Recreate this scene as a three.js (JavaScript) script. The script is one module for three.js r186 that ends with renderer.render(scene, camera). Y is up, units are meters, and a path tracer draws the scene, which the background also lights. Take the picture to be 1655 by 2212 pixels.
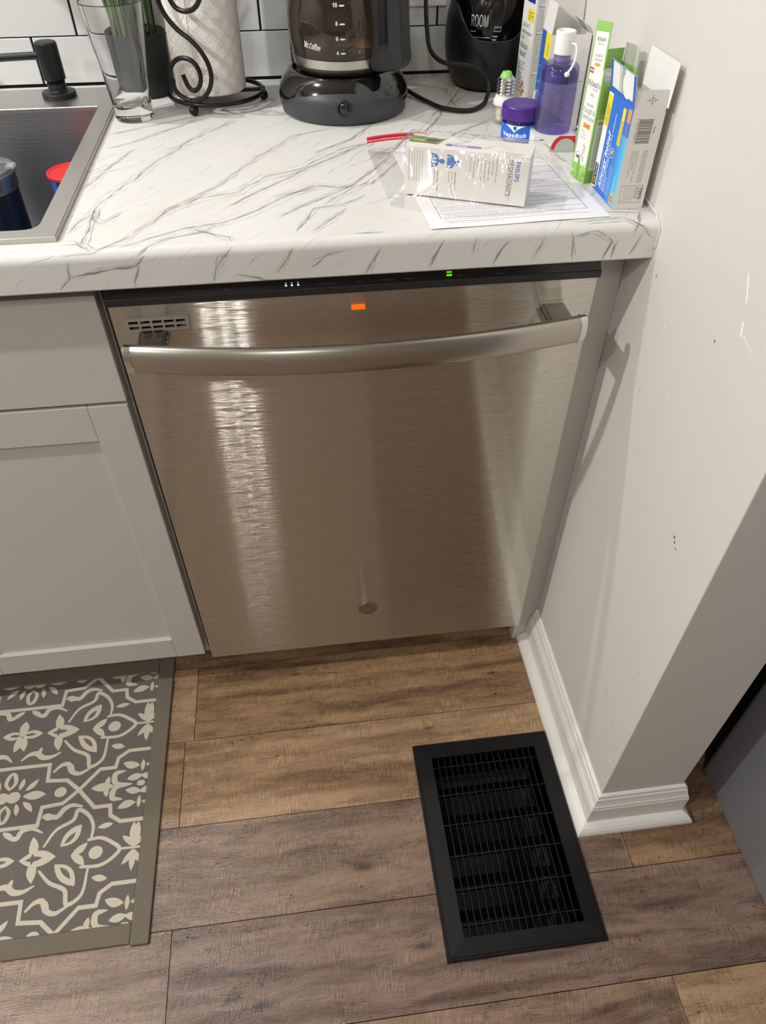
import * as THREE from 'three';
import { RoundedBoxGeometry } from 'three/addons/geometries/RoundedBoxGeometry.js';
import { mergeGeometries } from 'three/addons/utils/BufferGeometryUtils.js';
import { createNoise2D } from 'simplex-noise';

// ---------- camera, renderer, lights ----------
const scene = new THREE.Scene();
const camera = new THREE.PerspectiveCamera(71.165, 1655 / 2212, 0.02, 30);
camera.position.set(0.2273, 1.2592, 0.7954);
{ const p = 0.7902, y = 0.1239;
  camera.lookAt(camera.position.x + Math.sin(y) * Math.cos(p), camera.position.y - Math.sin(p), camera.position.z - Math.cos(y) * Math.cos(p)); }
const renderer = new THREE.WebGLRenderer();
renderer.toneMapping = THREE.LinearToneMapping;
renderer.toneMappingExposure = 0.114;
renderer.shadowMap.enabled = true;
// ceiling lamps: x, z, strength (candela), bulb radius
const LAMPS = [
  [-1.5, 0.52, 78, 0.03], [-0.62, -0.33, 31, 0.028], [-1.4, 1.55, 30, 0.03],
  [-0.061, 1.75, 7.5, 0.022], [-0.165, 2.1, 6.5, 0.022], [-0.228, 1.95, 6.5, 0.022],
];
const LAMP_COLOR = new THREE.Color().setRGB(1.0, 0.99, 0.962);

// ---------- measures ----------
const C = 0.911, ZC = 0.029, TH = 0.044, ZW = -0.604, XW = 0.645, ZEND = 0.345, WT = 0.142, CEIL = 2.44;
const V3 = (x, y, z) => new THREE.Vector3(x, y, z);
let seed = 7; const rnd = () => { seed = (seed * 1664525 + 1013904223) >>> 0; return seed / 4294967296; };
const rr = (a, b) => a + (b - a) * rnd();
const noise = createNoise2D(rnd);
const fbm = (x, y, o = 4) => { let s = 0, a = 0.5; for (let i = 0; i < o; i++) { s += a * noise(x, y); x = x * 2 + 17.3; y = y * 2 + 9.1; a *= 0.5; } return s; };

// ---------- helpers ----------
const taken = {};
const numbered = (n) => { if (!(n in taken)) { taken[n] = 0; return n; } taken[n]++; return n + '_' + String(taken[n]).padStart(3, '0'); };
function thing(name, label, category, pos = [0, 0, 0], turn = 0, group) {
  const o = new THREE.Group(); o.name = numbered(name); o.position.set(...pos); o.rotation.y = turn;
  o.userData = { label, category }; if (group) o.userData.group = group; scene.add(o); return o;
}
function mesh(name, geo, mat, parent, pos, label) {
  const m = new THREE.Mesh(geo, mat); m.name = name; m.castShadow = m.receiveShadow = true;
  if (pos) m.position.set(...pos); if (label) m.userData.label = label; parent.add(m); return m;
}
function single(name, geo, mat, label, category, pos, group) {
  const m = mesh(numbered(name), geo, mat, scene, pos); m.userData = { label, category }; if (group) m.userData.group = group; return m;
}
function struct(name, geo, mat, pos, label) {
  const m = mesh(name, geo, mat, scene, pos); m.userData.kind = 'structure'; if (label) m.userData.label = label; return m;
}
const S = (o) => new THREE.MeshStandardMaterial(o);
const P = (o) => new THREE.MeshPhysicalMaterial(o);
const box = (x0, x1, y0, y1, z0, z1) => { const g = new THREE.BoxGeometry(x1 - x0, y1 - y0, z1 - z0); g.translate((x0 + x1) / 2, (y0 + y1) / 2, (z0 + z1) / 2); return g; };
const rbox = (x0, x1, y0, y1, z0, z1, r = 0.002, s = 2) => { const g = new RoundedBoxGeometry(x1 - x0, y1 - y0, z1 - z0, s, r); g.translate((x0 + x1) / 2, (y0 + y1) / 2, (z0 + z1) / 2); return g; };
const lathe = (pts, seg = 48, a0 = 0, al = Math.PI * 2) => new THREE.LatheGeometry(pts.map(([r, y]) => new THREE.Vector2(r, y)), seg, a0, al);
const tube = (pts, r, seg = 80, closed = false, rs = 10) => new THREE.TubeGeometry(new THREE.CatmullRomCurve3(pts.map((q) => V3(...q)), closed), seg, r, rs, closed);
const merge = (gs) => mergeGeometries(gs.map((g) => { const h = g.index ? g.toNonIndexed() : g; for (const k of Object.keys(h.attributes)) if (!['position', 'normal', 'uv'].includes(k)) h.deleteAttribute(k); return h; }));
function canvas(w, h, draw) { const c = document.createElement('canvas'); c.width = w; c.height = h; const x = c.getContext('2d'); draw(x, w, h); return c; }
function tex(w, h, draw, o = {}) {
  const t = new THREE.CanvasTexture(canvas(w, h, draw)); if (!o.data) t.colorSpace = THREE.SRGBColorSpace;
  t.wrapS = t.wrapT = THREE.RepeatWrapping; return t;
}
function pix(w, h, f, srgb = true) {           // f(x,y) -> [r,g,b] 0..255
  const d = new Uint8Array(w * h * 4);
  for (let y = 0; y < h; y++) for (let x = 0; x < w; x++) { const c = f(x, y), i = (y * w + x) * 4; d[i] = c[0]; d[i + 1] = c[1]; d[i + 2] = c[2]; d[i + 3] = 255; }
  const t = new THREE.DataTexture(d, w, h); t.magFilter = THREE.LinearFilter; t.minFilter = THREE.LinearFilter; t.wrapS = t.wrapT = THREE.RepeatWrapping;
  if (srgb) t.colorSpace = THREE.SRGBColorSpace; t.needsUpdate = true; return t;
}
const cl = (v) => Math.max(0, Math.min(255, v));
// planar uv from local positions: fu(x,y,z,n) -> [u,v]
function setUV(g, f) {
  const p = g.attributes.position, n = g.attributes.normal, u = new Float32Array(p.count * 2);
  for (let i = 0; i < p.count; i++) { const r = f(p.getX(i), p.getY(i), p.getZ(i), [n.getX(i), n.getY(i), n.getZ(i)]); u[2 * i] = r[0]; u[2 * i + 1] = r[1]; }
  g.setAttribute('uv', new THREE.BufferAttribute(u, 2)); return g;
}
// small text lines drawn as grey print
function textLines(x, x0, y0, w, n, lh, size, col = '#555', bold = false) {
  const words = ['ask', 'a', 'doctor', 'if', 'you', 'have', 'relief', 'of', 'cough', 'use', 'only', 'children', 'dose', 'under', 'years', 'the', 'do', 'not', 'take', 'with', 'other', 'and', 'daily', 'product'];
  x.fillStyle = col; x.font = (bold ? 'bold ' : '') + size + 'px sans-serif';
  for (let i = 0; i < n; i++) { let s = ''; const lim = w * (0.6 + 0.4 * rnd()); while (x.measureText(s + 'word').width < lim) s += words[Math.floor(rnd() * words.length)] + ' '; x.fillText(s, x0, y0 + i * lh, w); }
}

// ---------- shared materials ----------
const M = {
  black: S({ color: 0x17181a, roughness: 0.45 }), blackGloss: P({ color: 0x0b0b0d, roughness: 0.12, clearcoat: 0.6 }),
  blackMatte: S({ color: 0x121213, roughness: 0.6 }), white: S({ color: 0xe9e8e4, roughness: 0.45 }),
  whiteTrim: S({ color: 0xeae8e2, roughness: 0.4 }), card: S({ color: 0xe3e1da, roughness: 0.7 }),
  chrome: S({ color: 0xd8d8d8, metalness: 1, roughness: 0.08 }),
  bronze: S({ color: 0x1f1a17, metalness: 0.5, roughness: 0.32 }),
  ceiling: S({ color: 0xe6e3dc, roughness: 0.9 }), dark: S({ color: 0x0c0c0c, roughness: 0.8 }),
};
// painted wall with a few chips and scuffs; the sheet is 1.1 m square
const wallTex = tex(1500, 1500, (x, w, h) => {
  x.fillStyle = '#d6d2cc'; x.fillRect(0, 0, w, h);
  const k = w / 1.1, at = (z, y) => [(z + 0.65) * k, h - y * k];
  for (let i = 0; i < 9000; i++) { x.fillStyle = rnd() < 0.5 ? 'rgba(255,255,255,.05)' : 'rgba(120,110,100,.035)'; x.fillRect(rnd() * w, rnd() * h, 2, rr(2, 6)); }
  x.strokeStyle = 'rgba(250,249,246,.95)'; x.lineCap = 'round';
  for (const [z, y, dz, dy, lw] of [[0.213, 0.94, 0.012, -0.022, 3], [0.232, 0.9, 0.004, -0.012, 3.4], [0.24, 0.89, 0.02, -0.006, 1.2], [0.325, 0.19, 0.006, -0.012, 2.6], [0.1, 0.82, 0.002, -0.003, 2], [0.15, 0.76, 0.004, -0.006, 1.5], [0.2, 0.3, 0.003, -0.005, 1.6]]) {
    x.lineWidth = lw; x.beginPath(); x.moveTo(...at(z, y)); x.lineTo(...at(z + dz, y + dy)); x.stroke(); }
  x.fillStyle = 'rgba(60,55,50,.8)';
  for (const [z, y, r] of [[0.05, 0.855, 1.6], [0.2, 0.86, 1.6], [0.09, 0.72, 1.2], [0.262, 0.63, 2.2], [0.266, 0.625, 2], [0.272, 0.62, 1.6], [0.3, 0.25, 1.5], [0.29, 0.16, 1.3], [0.26, 0.27, 1.3]]) { const [a, b] = at(z, y); x.beginPath(); x.ellipse(a, b, r, r * 1.4, 0, 0, 7); x.fill(); }
  x.strokeStyle = 'rgba(150,143,136,.2)'; x.lineWidth = 1.3;
  for (const [z, y, dz, dy] of [[0.21, 0.86, 0.006, -0.002], [0.25, 0.74, 0.003, -0.06], [0.31, 0.42, -0.02, -0.09], [0.27, 0.32, -0.015, -0.05], [0.18, 0.27, 0.012, -0.04]]) { x.beginPath(); x.moveTo(...at(z, y)); x.lineTo(...at(z + dz, y + dy)); x.stroke(); }
});
M.wall = S({ map: wallTex, roughness: 0.62 });
M.wallPlain = S({ color: 0xd6d2cc, roughness: 0.7 });
M.cabinet = S({ color: 0xc4c1bb, roughness: 0.42 });
const brushTex = pix(512, 512, (x, y) => { const v = 128 + 70 * noise(x * 0.012, y * 1.7) + 40 * noise(x * 0.03 + 50, y * 3.1); return [cl(v), cl(v), cl(v)]; }, false);

// ---------- room shell ----------
const HX0 = 0.384, HX1 = 0.589, HZ0 = 0.202, HZ1 = 0.509;    // opening under the floor register
const woodBase = [[166, 134, 100], [174, 143, 110], [146, 121, 102], [140, 116, 102], [150, 124, 104], [158, 128, 98]];
const woodDark = [[84, 62, 46], [104, 80, 60], [76, 60, 52], [72, 57, 50], [80, 62, 52], [86, 64, 48]];
const WW = 2048, WH = 1536, SH = WH / 6;
const knots = woodBase.map((b, k) => Array.from({ length: 4 }, () => [rr(0, WW), rr(0.15, 0.85) * SH, rr(9, 22)]));
const bumpArr = new Float32Array(WW * WH);
const woodTex = pix(WW, WH, (x, y) => {
  const k = Math.min(5, Math.floor(y / SH)), ly = y - k * SH, o = k * 37.7;
  let warp = 0, kn = 0;
  for (const [kx, ky, kr] of knots[k]) { const dx = (x - kx) / 3.2, dy = ly - ky, d = Math.sqrt(dx * dx + dy * dy) / kr; const e = Math.exp(-d * d * 0.5); warp += e * (dy > 0 ? 1 : -1) * kr * 0.9; kn += Math.exp(-d * d * 5); }
  const yy = ly + warp + 14 * fbm(x * 0.0022 + o, ly * 0.006 + o, 3);
  const broad = fbm(x * 0.0011 + o, yy * 0.013 + o, 3) + 0.4 * fbm(x * 0.006 + o, yy * 0.03, 3);
  const grain = noise(x * 0.010 + o, yy * 0.33) * 0.5 + noise(x * 0.02, yy * 0.75 + o) * 0.35;
  const fine = noise(x * 0.045 + o, yy * 1.2);
  const saw = noise((x + ly * 0.16) * 0.26 + o, ly * 0.02) * Math.max(0.12, 0.45 + 1.3 * fbm(x * 0.005 + o, ly * 0.016, 2));   // cross saw marks
  const crack = Math.max(0, 1 - Math.abs(noise(x * 0.0075 + o * 2, yy * 0.16)) * 9) * Math.max(0, 0.3 + fbm(x * 0.004 + 9, yy * 0.02 + o, 2) * 1.6);
  let t = 0.72 + broad * 0.72 + grain * 0.3 + fine * 0.17; t = Math.max(0, Math.min(1, 1 - t));
  const mul = 1 - 0.45 * crack - 0.2 * saw - 0.45 * Math.min(1, kn) + 0.04 * noise(x * 0.7, y * 0.7);
  bumpArr[y * WW + x] = 0.6 - 0.5 * crack + grain * 0.22 + fine * 0.15 + saw * 0.16;
  const b = woodBase[k], d = woodDark[k];
  return [0, 1, 2].map((i) => cl((b[i] * (1 - t) + d[i] * t) * mul));
});
const woodBump = pix(WW, WH, (x, y) => { const v = cl(bumpArr[y * WW + x] * 190); return [v, v, v]; }, false);
const woodRough = pix(256, 256, (x, y) => { const v = 115 + 25 * noise(x * 0.05, y * 0.2); return [v, v, v]; }, false);
M.wood = S({ map: woodTex, bumpMap: woodBump, bumpScale: 0.0009, roughness: 0.36 });
M.subfloor = S({ color: 0x1a1410, roughness: 0.95 });
const floor = struct('floor', merge([box(-2.6, HX0, -0.12, -0.009, -0.7, 4.6), box(HX1, 2.0, -0.12, -0.009, -0.7, 4.6), box(HX0, HX1, -0.12, -0.009, -0.7, HZ0), box(HX0, HX1, -0.12, -0.009, HZ1, 4.6)]), M.subfloor);
{
  const zs = [-0.2025, -0.045, 0.115, 0.2745, 0.433, 0.588]; while (zs[zs.length - 1] < 4.4) zs.push(zs[zs.length - 1] + 0.159);
  const strip = [5, 0, 1, 2, 3, 4], joints = [[-0.3, 0.95], [-0.046, 1.17], [-0.062, 1.16], [-0.528, 0.692], [-0.061, 1.16], [-0.528, 0.692]];
  const g = 0.0006;
  for (let r = 0; r < zs.length - 1; r++) {
    const z0 = zs[r] + g, z1 = zs[r + 1] - g;
    let js = joints[r]; if (!js) { const a = rr(-0.9, 0.0); js = [a, a + 1.22]; }
    js = [-2.6, js[0] - 1.22, ...js, Math.min(js[1] + 1.22, 2.0)].filter((v, i, a) => i === 0 || v > a[i - 1]); if (js[js.length - 1] < 2.0) js.push(2.0);
    for (let j = 0; j < js.length - 1; j++) {
      const x0 = js[j] + g, x1 = js[j + 1] - g; if (x1 - x0 < 0.02) continue;
      const k = r < 6 ? (j === 1 && r === 2 ? 0 : (strip[r] + (j === 2 ? 0 : j)) % 6) : Math.floor(rnd() * 6), off = r < 6 && j === 2 ? 0.05 : rnd();
      let rects = [[x0, x1, z0, z1]];
      if (x0 < HX1 && x1 > HX0 && z0 < HZ1 && z1 > HZ0) {
        rects = [[x0, HX0, z0, z1], [HX1, x1, z0, z1]];
        if (z0 < HZ0) rects.push([HX0, HX1, z0, HZ0]); if (z1 > HZ1) rects.push([HX0, HX1, HZ1, z1]);
        rects = rects.filter((q) => q[1] - q[0] > 0.001);
      }
      const geo = setUV(merge(rects.map(([a, b, c, d]) => box(a, b, -0.009, 0, c, d))), (X, Y, Z) => [off + (X - x0) / 1.28, (k + 0.03 + 0.94 * (Z - z0) / (z1 - z0)) / 6]);
      mesh('plank', geo, M.wood, floor);
    }
  }
}
struct('ceiling', box(-2.6, 2.0, CEIL, CEIL + 0.1, -0.7, 4.6), M.ceiling);
struct('wall_left', box(-2.7, -2.6, -0.1, CEIL + 0.1, -0.7, 4.7), M.wallPlain);
struct('wall_front', box(-2.6, 2.0, -0.1, CEIL + 0.1, 4.6, 4.7), M.wallPlain);
struct('wall_far_right', box(2.0, 2.1, -0.1, CEIL + 0.1, -0.7, 4.7), M.wallPlain);
struct('wall_right', setUV(rbox(XW, XW + WT, 0, CEIL, ZW, ZEND, 0.002, 1), (x, y, z, n) => Math.abs(n[0]) > 0.5 ? [(z + 0.65) / 1.1, y / 1.1] : [0.02 + x * 0.03, 0.9 + y * 0.01]), M.wall, null, 'light grey painted wall end with small chips');
// tiled back wall
{
  const wb = struct('wall_back', box(-2.6, 2.0, -0.1, CEIL + 0.1, -0.7, ZW - 0.003), S({ color: 0x1d1c1c, roughness: 0.9 }), null, 'white brick-laid tiles with black grout');
  const tm = [0xdfe1e0, 0xdadcdb, 0xe2e3e1].map((c) => P({ color: c, roughness: 0.16, clearcoat: 0.3 }));
  const L = 0.2925, gr = 0.0034; let y = C + 0.0008, row = 0;
  const tiles = {};
  while (y < CEIL - 0.02) {
    const hgt = Math.min(row === 0 ? 0.0685 : 0.1, CEIL - y), off = (row % 2 === 0 ? -0.165 : -0.0925) - 8 * L;
    for (let i = 0; i < 20; i++) {
      const x0 = Math.max(-2.6, off + i * L) + gr / 2, x1 = Math.min(XW, off + (i + 1) * L) - gr / 2; if (x1 - x0 < 0.01) continue;
      if (y > 1.5) continue;
      const key = (x1 - x0).toFixed(4) + hgt.toFixed(4); tiles[key] = tiles[key] || new RoundedBoxGeometry(x1 - x0, hgt - gr, 0.008, 1, 0.001);
      mesh('tile', tiles[key], tm[Math.floor(rnd() * 3)], wb, [(x0 + x1) / 2, y + hgt / 2 + (row ? 0 : 0.0017), ZW - 0.004]);
    }
    y += hgt; row++;
  }
  mesh('upper_wall', box(-2.6, XW, 1.484, CEIL, ZW - 0.005, ZW - 0.001), M.wallPlain, wb);
}
// baseboard and shoe moulding, swept round the wall end with mitred corners
function sweep(profile, path) {   // path: [x,z]; profile: [offset out, y]; outward is to the right of travel reversed
  const n = path.length, offs = [];
  const nrm = (a, b) => { const dx = b[0] - a[0], dz = b[1] - a[1], l = Math.hypot(dx, dz); return [-dz / l, dx / l]; };
  for (let i = 0; i < n; i++) {
    const n0 = i ? nrm(path[i - 1], path[i]) : null, n1 = i < n - 1 ? nrm(path[i], path[i + 1]) : null;
    if (!n0) offs.push(n1); else if (!n1) offs.push(n0); else offs.push([n0[0] + n1[0], n0[1] + n1[1]]);
  }
  const pos = [], quad = (a, b, c, d) => pos.push(...a, ...b, ...c, ...a, ...c, ...d);
  const pt = (i, k) => [path[i][0] + offs[i][0] * profile[k][0], profile[k][1], path[i][1] + offs[i][1] * profile[k][0]];
  const m = profile.length;
  for (let i = 0; i < n - 1; i++) for (let k = 0; k < m; k++) { const k2 = (k + 1) % m; quad(pt(i, k), pt(i, k2), pt(i + 1, k2), pt(i + 1, k)); }
  for (const i of [0, n - 1]) for (let k = 1; k < m - 1; k++) pos.push(...(i ? [pt(i, 0), pt(i, k + 1), pt(i, k)] : [pt(i, 0), pt(i, k), pt(i, k + 1)]).flat());
  const g = new THREE.BufferGeometry(); g.setAttribute('position', new THREE.Float32BufferAttribute(pos, 3)); g.setAttribute('uv', new THREE.Float32BufferAttribute(new Float32Array(pos.length / 3 * 2), 2)); g.computeVertexNormals(); return g;
}
{
  const A = [XW, -0.035], B = [XW, ZEND], E = [XW + WT, ZEND], D = [XW + WT, ZEND - 0.03];
  const bb = [[0, 0], [0.014, 0], [0.014, 0.064], [0.0125, 0.067], [0.0125, 0.071], [0.0105, 0.074], [0.0085, 0.081], [0.0075, 0.087], [0.0055, 0.0895], [0.005, 0.095], [0.003, 0.097], [0, 0.0975]];
  const sh = [[0, 0], [0.031, 0], [0.0305, 0.006], [0.028, 0.011], [0.024, 0.0155], [0.019, 0.0185], [0.014, 0.02], [0, 0.02]];
  // a mitre at B and E: build the long run and the end run as two pieces that meet at the corner
  const cut = (prof, path, from, to) => { const full = path; return sweepPart(prof, full, from, to); };
  function sweepPart(prof, path, from, to) {
    const g = sweep(prof, path), m = prof.length, p = g.attributes.position.array; const per = m * 6 * 3;
    const arr = Array.from(p.slice(from * per, to * per)); const q = new THREE.BufferGeometry(); q.setAttribute('position', new THREE.Float32BufferAttribute(arr, 3)); q.setAttribute('uv', new THREE.Float32BufferAttribute(new Float32Array(arr.length / 3 * 2), 2)); q.computeVertexNormals(); return q;
  }
  const path = [A, B, E, D];
  struct('baseboard_right', cut(bb, path, 0, 1), M.whiteTrim); struct('baseboard_front', cut(bb, path, 1, 3), M.whiteTrim);
  struct('trim_1', cut(sh, path, 0, 1), M.whiteTrim, null, 'white shoe moulding along the wall'); struct('trim_2', cut(sh, path, 1, 3), M.whiteTrim, null, 'white shoe moulding round the wall end');
}

// ---------- ceiling lamps ----------
LAMPS.forEach(([x, z, cd, r]) => {
  const t = thing('ceiling_lamp', 'small round white downlight on the ceiling', 'lamp', [x, CEIL, z], 0, 'ceiling downlights');
  mesh('housing', lathe([[0, 0], [0.055, 0], [0.055, -0.004], [0.042, -0.03], [r + 0.006, -0.034], [r + 0.002, -0.034], [r + 0.002, -0.028], [0, -0.028]], 32), M.white, t);
  mesh('bulb', lathe([[0, -0.033], [r, -0.033], [r, -0.03], [0, -0.03]], 24), S({ color: 0xffffff, emissive: LAMP_COLOR, emissiveIntensity: 40, roughness: 0.5 }), t);
  const l = new THREE.SpotLight(LAMP_COLOR, cd, 0, 1.48, 0.15, 2); l.position.set(0, -0.036 - r, 0); l.target.position.set(0, -1, 0); t.add(l.target);
  l.castShadow = true; l.shadow.radius = r / 0.02; l.shadow.bias = -0.001; t.add(l);
});

// ---------- cabinets ----------
{
  const cab = thing('sink_cabinet', 'grey shaker sink base cabinet with flat drawer front beside the dishwasher', 'cabinet');
  const inner = M.cabinet;
  mesh('body', merge([box(-0.86, -0.006, 0.1, 0.85, -0.58, -0.5), box(-0.028, -0.008, 0.1, 0.866, -0.58, -0.0215), box(-0.86, -0.84, 0.1, 0.866, -0.58, -0.0215), box(-0.84, -0.028, 0.1, 0.12, -0.5, -0.0215), box(-0.84, -0.028, 0.675, 0.71, -0.04, -0.0215), box(-0.84, -0.028, 0.835, 0.866, -0.04, -0.0215)]), inner, cab);
  mesh('drawer_front', rbox(-0.43, -0.0105, 0.697, 0.8475, -0.0205, 0, 0.0012), M.cabinet, cab);
  mesh('drawer_front', rbox(-0.856, -0.434, 0.697, 0.8475, -0.0205, 0, 0.0012), M.cabinet, cab);
  const door = (x0, x1) => {
    const d = new THREE.Group(); d.name = 'door'; cab.add(d); const w = 0.0515, y0 = 0.112, y1 = 0.692;
    mesh('stile', rbox(x0, x0 + w, y0, y1, -0.0205, 0, 0.0008, 1), M.cabinet, d); mesh('stile', rbox(x1 - w, x1, y0, y1, -0.0205, 0, 0.0008, 1), M.cabinet, d);
    mesh('rail', rbox(x0 + w + 0.0003, x1 - w - 0.0003, y1 - 0.0575, y1, -0.0205, -0.0003, 0.0008, 1), M.cabinet, d); mesh('rail', rbox(x0 + w + 0.0003, x1 - w - 0.0003, y0, y0 + 0.0535, -0.0205, -0.0003, 0.0008, 1), M.cabinet, d);
    mesh('panel', box(x0 + w - 0.004, x1 - w + 0.004, y0 + 0.05, y1 - 0.054, -0.018, -0.0085), M.cabinet, d);
  };
  door(-0.43, -0.0115); door(-0.856, -0.434);
  mesh('toe_kick', box(-0.86, -0.008, 0.001, 0.1, -0.1, -0.085), M.cabinet, cab);
  const f = single('filler_strip', rbox(0.6035, XW - 0.0005, 0.001, 0.8665, -0.056, -0.036, 0.0008, 1), M.cabinet, 'narrow grey filler strip between dishwasher and wall', 'filler strip');
}

// ---------- countertop ----------
const veinTop = [[[-26,53],[-4,114],[0,142],[31,206],[50,258],[86,329],[117,374],[155,422]],[[-23,0],[11,2],[41,30],[83,108],[117,145],[147,191],[184,263],[237,342],[292,369]],[[35,11],[70,31],[105,52],[146,59],[184,90],[219,126],[264,157]],[[71,88],[113,133],[160,146],[196,192],[247,219],[296,279],[348,303]],[[-27,376],[24,407],[57,425],[93,443]],[[-19,319],[7,339],[60,390],[97,429]],[[-26,182],[-7,252],[16,314]],[[145,101],[184,143],[221,182],[247,212],[318,283],[366,325]],[[227,26],[253,87],[288,94],[317,120]],[[107,51],[136,32],[156,20],[158,9]],[[11,74],[27,104]],[[55,-6],[89,28],[127,38],[140,52]],[[292,12],[326,13]],[[247,23],[289,82]],[[205,128],[231,136],[257,158],[293,147],[305,152]],[[-4,11],[-4,114],[-2,86],[11,74]],[[-27,24],[-9,24],[7,5]],
[[530,567],[450,384],[389,256],[326,149]],[[532,374],[465,321],[381,205]],[[410,308],[303,152],[209,67]],[[545,12],[602,17],[634,-12]],[[587,38],[638,25]],[[264,100],[327,164]],[[397,458],[319,320],[263,271]],[[514,492],[447,407]],[[630,33],[613,-10]],[[437,579],[494,545],[495,400]],[[166,587],[218,505]]];
const veinFront = [[[-17,-7],[-24,-36]],[[-22,-29],[12,-20],[51,-16],[62,-5]],[[55,-14],[44,-43]],[[158,0],[144,-15],[131,-41]],[[224,-6],[203,-34]],[[279,-12],[262,-17],[241,-28]],[[321,-12],[303,-43]],[[158,-34],[179,-38],[194,-43]],[[-35,-40],[-18,-23]],[[540,-8],[547,-39]],[[510,-9],[498,-36]],[[543,-11],[570,-7],[589,-19],[583,-41]],[[625,-10],[616,-37]],[[599,-14],[593,-39]],[[429,-5],[426,-26]],[[392,-8],[378,-40]],[[467,-12],[449,-39]]];
const marble = tex(2048, 1558, (x, w, h) => {
  const k = w / 920, X = (mm) => (mm + 250) * k, Y = (s) => h - (s + 55) * k;
  x.fillStyle = '#dbdbd8'; x.fillRect(0, 0, w, h);
  // warm and cool clouding
  for (let i = 0; i < 420; i++) { const a = rnd() * w, b = rnd() * h, r = rr(15, 80); const g = x.createRadialGradient(a, b, 0, a, b, r); const c = rnd() < 0.55 ? '214,205,188' : (rnd() < 0.5 ? '205,205,208' : '248,247,244'); g.addColorStop(0, `rgba(${c},.16)`); g.addColorStop(1, `rgba(${c},0)`); x.save(); x.translate(a, b); x.rotate(-0.8); x.scale(1.9, 0.45); x.translate(-a, -b); x.fillStyle = g; x.fillRect(a - r, b - r, 2 * r, 2 * r); x.restore(); }
  const stroke = (pts, wd, al, col) => {
    let q = pts.map(([a, b]) => [X(a), Y(b)]);
    const fine = []; for (let i = 0; i < q.length - 1; i++) { const d = Math.hypot(q[i + 1][0] - q[i][0], q[i + 1][1] - q[i][1]), n = Math.max(2, Math.round(d / 7)); for (let j = 0; j < n; j++) { const t = j / n; fine.push([q[i][0] + (q[i + 1][0] - q[i][0]) * t, q[i][1] + (q[i + 1][1] - q[i][1]) * t]); } } fine.push(q[q.length - 1]);
    const o = rnd() * 100; x.lineCap = 'butt';
    const jit = fine.map(([a, b], i) => [a + 5 * noise(i * 0.06 + o, 1) + 1.2 * noise(i * 0.4 + o, 5), b + 5 * noise(i * 0.06 + o, 9) + 1.2 * noise(i * 0.4 + o, 14)]);
    for (let i = 0; i < jit.length - 1; i++) { const e = Math.min(1, Math.min(i, jit.length - 1 - i) / 6 + 0.25), m = 0.55 + 0.6 * noise(i * 0.11 + o, 33); if (m < 0.12) continue; x.strokeStyle = `rgba(${col},${Math.min(1, al * (0.5 + m * 0.6))})`; x.lineWidth = Math.max(0.6, wd * e * (0.45 + 0.75 * m)); x.beginPath(); x.moveTo(...jit[i]); x.lineTo(...jit[i + 1]); x.stroke(); }
  };
  const grey = ['104,101,102', '118,112,108', '98,96,99', '138,127,114'];
  for (const v of veinTop) { stroke(v, 10, 0.15, grey[0]); stroke(v, 3.4, 0.8, grey[Math.floor(rnd() * 3)]); for (let q = 0; q < 3; q++) { const ox = rr(-7, 7), oy = rr(-9, 9); stroke(v.map(([a, b]) => [a + ox + rr(-2, 2), b + oy + rr(-2, 2)]), rr(1, 2.2), 0.52, grey[2 + (q % 2)]); } }
  for (const v of veinFront) { stroke(v, 12, 0.12, grey[3]); stroke(v, 4.8, 0.62, grey[Math.floor(rnd() * 4)]); stroke(v.map(([a, b]) => [a + rr(-6, 6), b + rr(-4, 4)]), 2, 0.5, grey[3]); }
  for (let i = 0; i < 480; i++) {   // fine hair veins running the same way
    const a = rr(-260, 680), b = rr(-50, 640), an = rr(0.45, 1.15), l = rr(8, 70); const pts = []; for (let j = 0; j < 4; j++) pts.push([a + Math.cos(an) * l * j / 3 + rr(-2, 2), b + Math.sin(an) * l * j / 3 + rr(-2, 2)]);
    stroke(pts, rr(0.8, 2), rr(0.25, 0.6), grey[Math.floor(rnd() * 4)]);
  }
  for (let i = 0; i < 44; i++) { const a = rr(-260, 680), b = rr(150, 640), an = rr(0.5, 1.1), l = rr(70, 190); const pts = []; for (let j = 0; j < 6; j++) pts.push([a + Math.cos(an) * l * j / 5 + rr(-5, 5), b + Math.sin(an) * l * j / 5 + rr(-5, 5)]); stroke(pts, rr(1.6, 3.2), rr(0.4, 0.65), grey[Math.floor(rnd() * 3)]); }
});
M.marble = S({ map: marble, roughness: 0.38 });
const SX0 = -0.845, SX1 = -0.0335, SZ0 = -0.567, SZ1 = -0.004;     // sink rim
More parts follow.
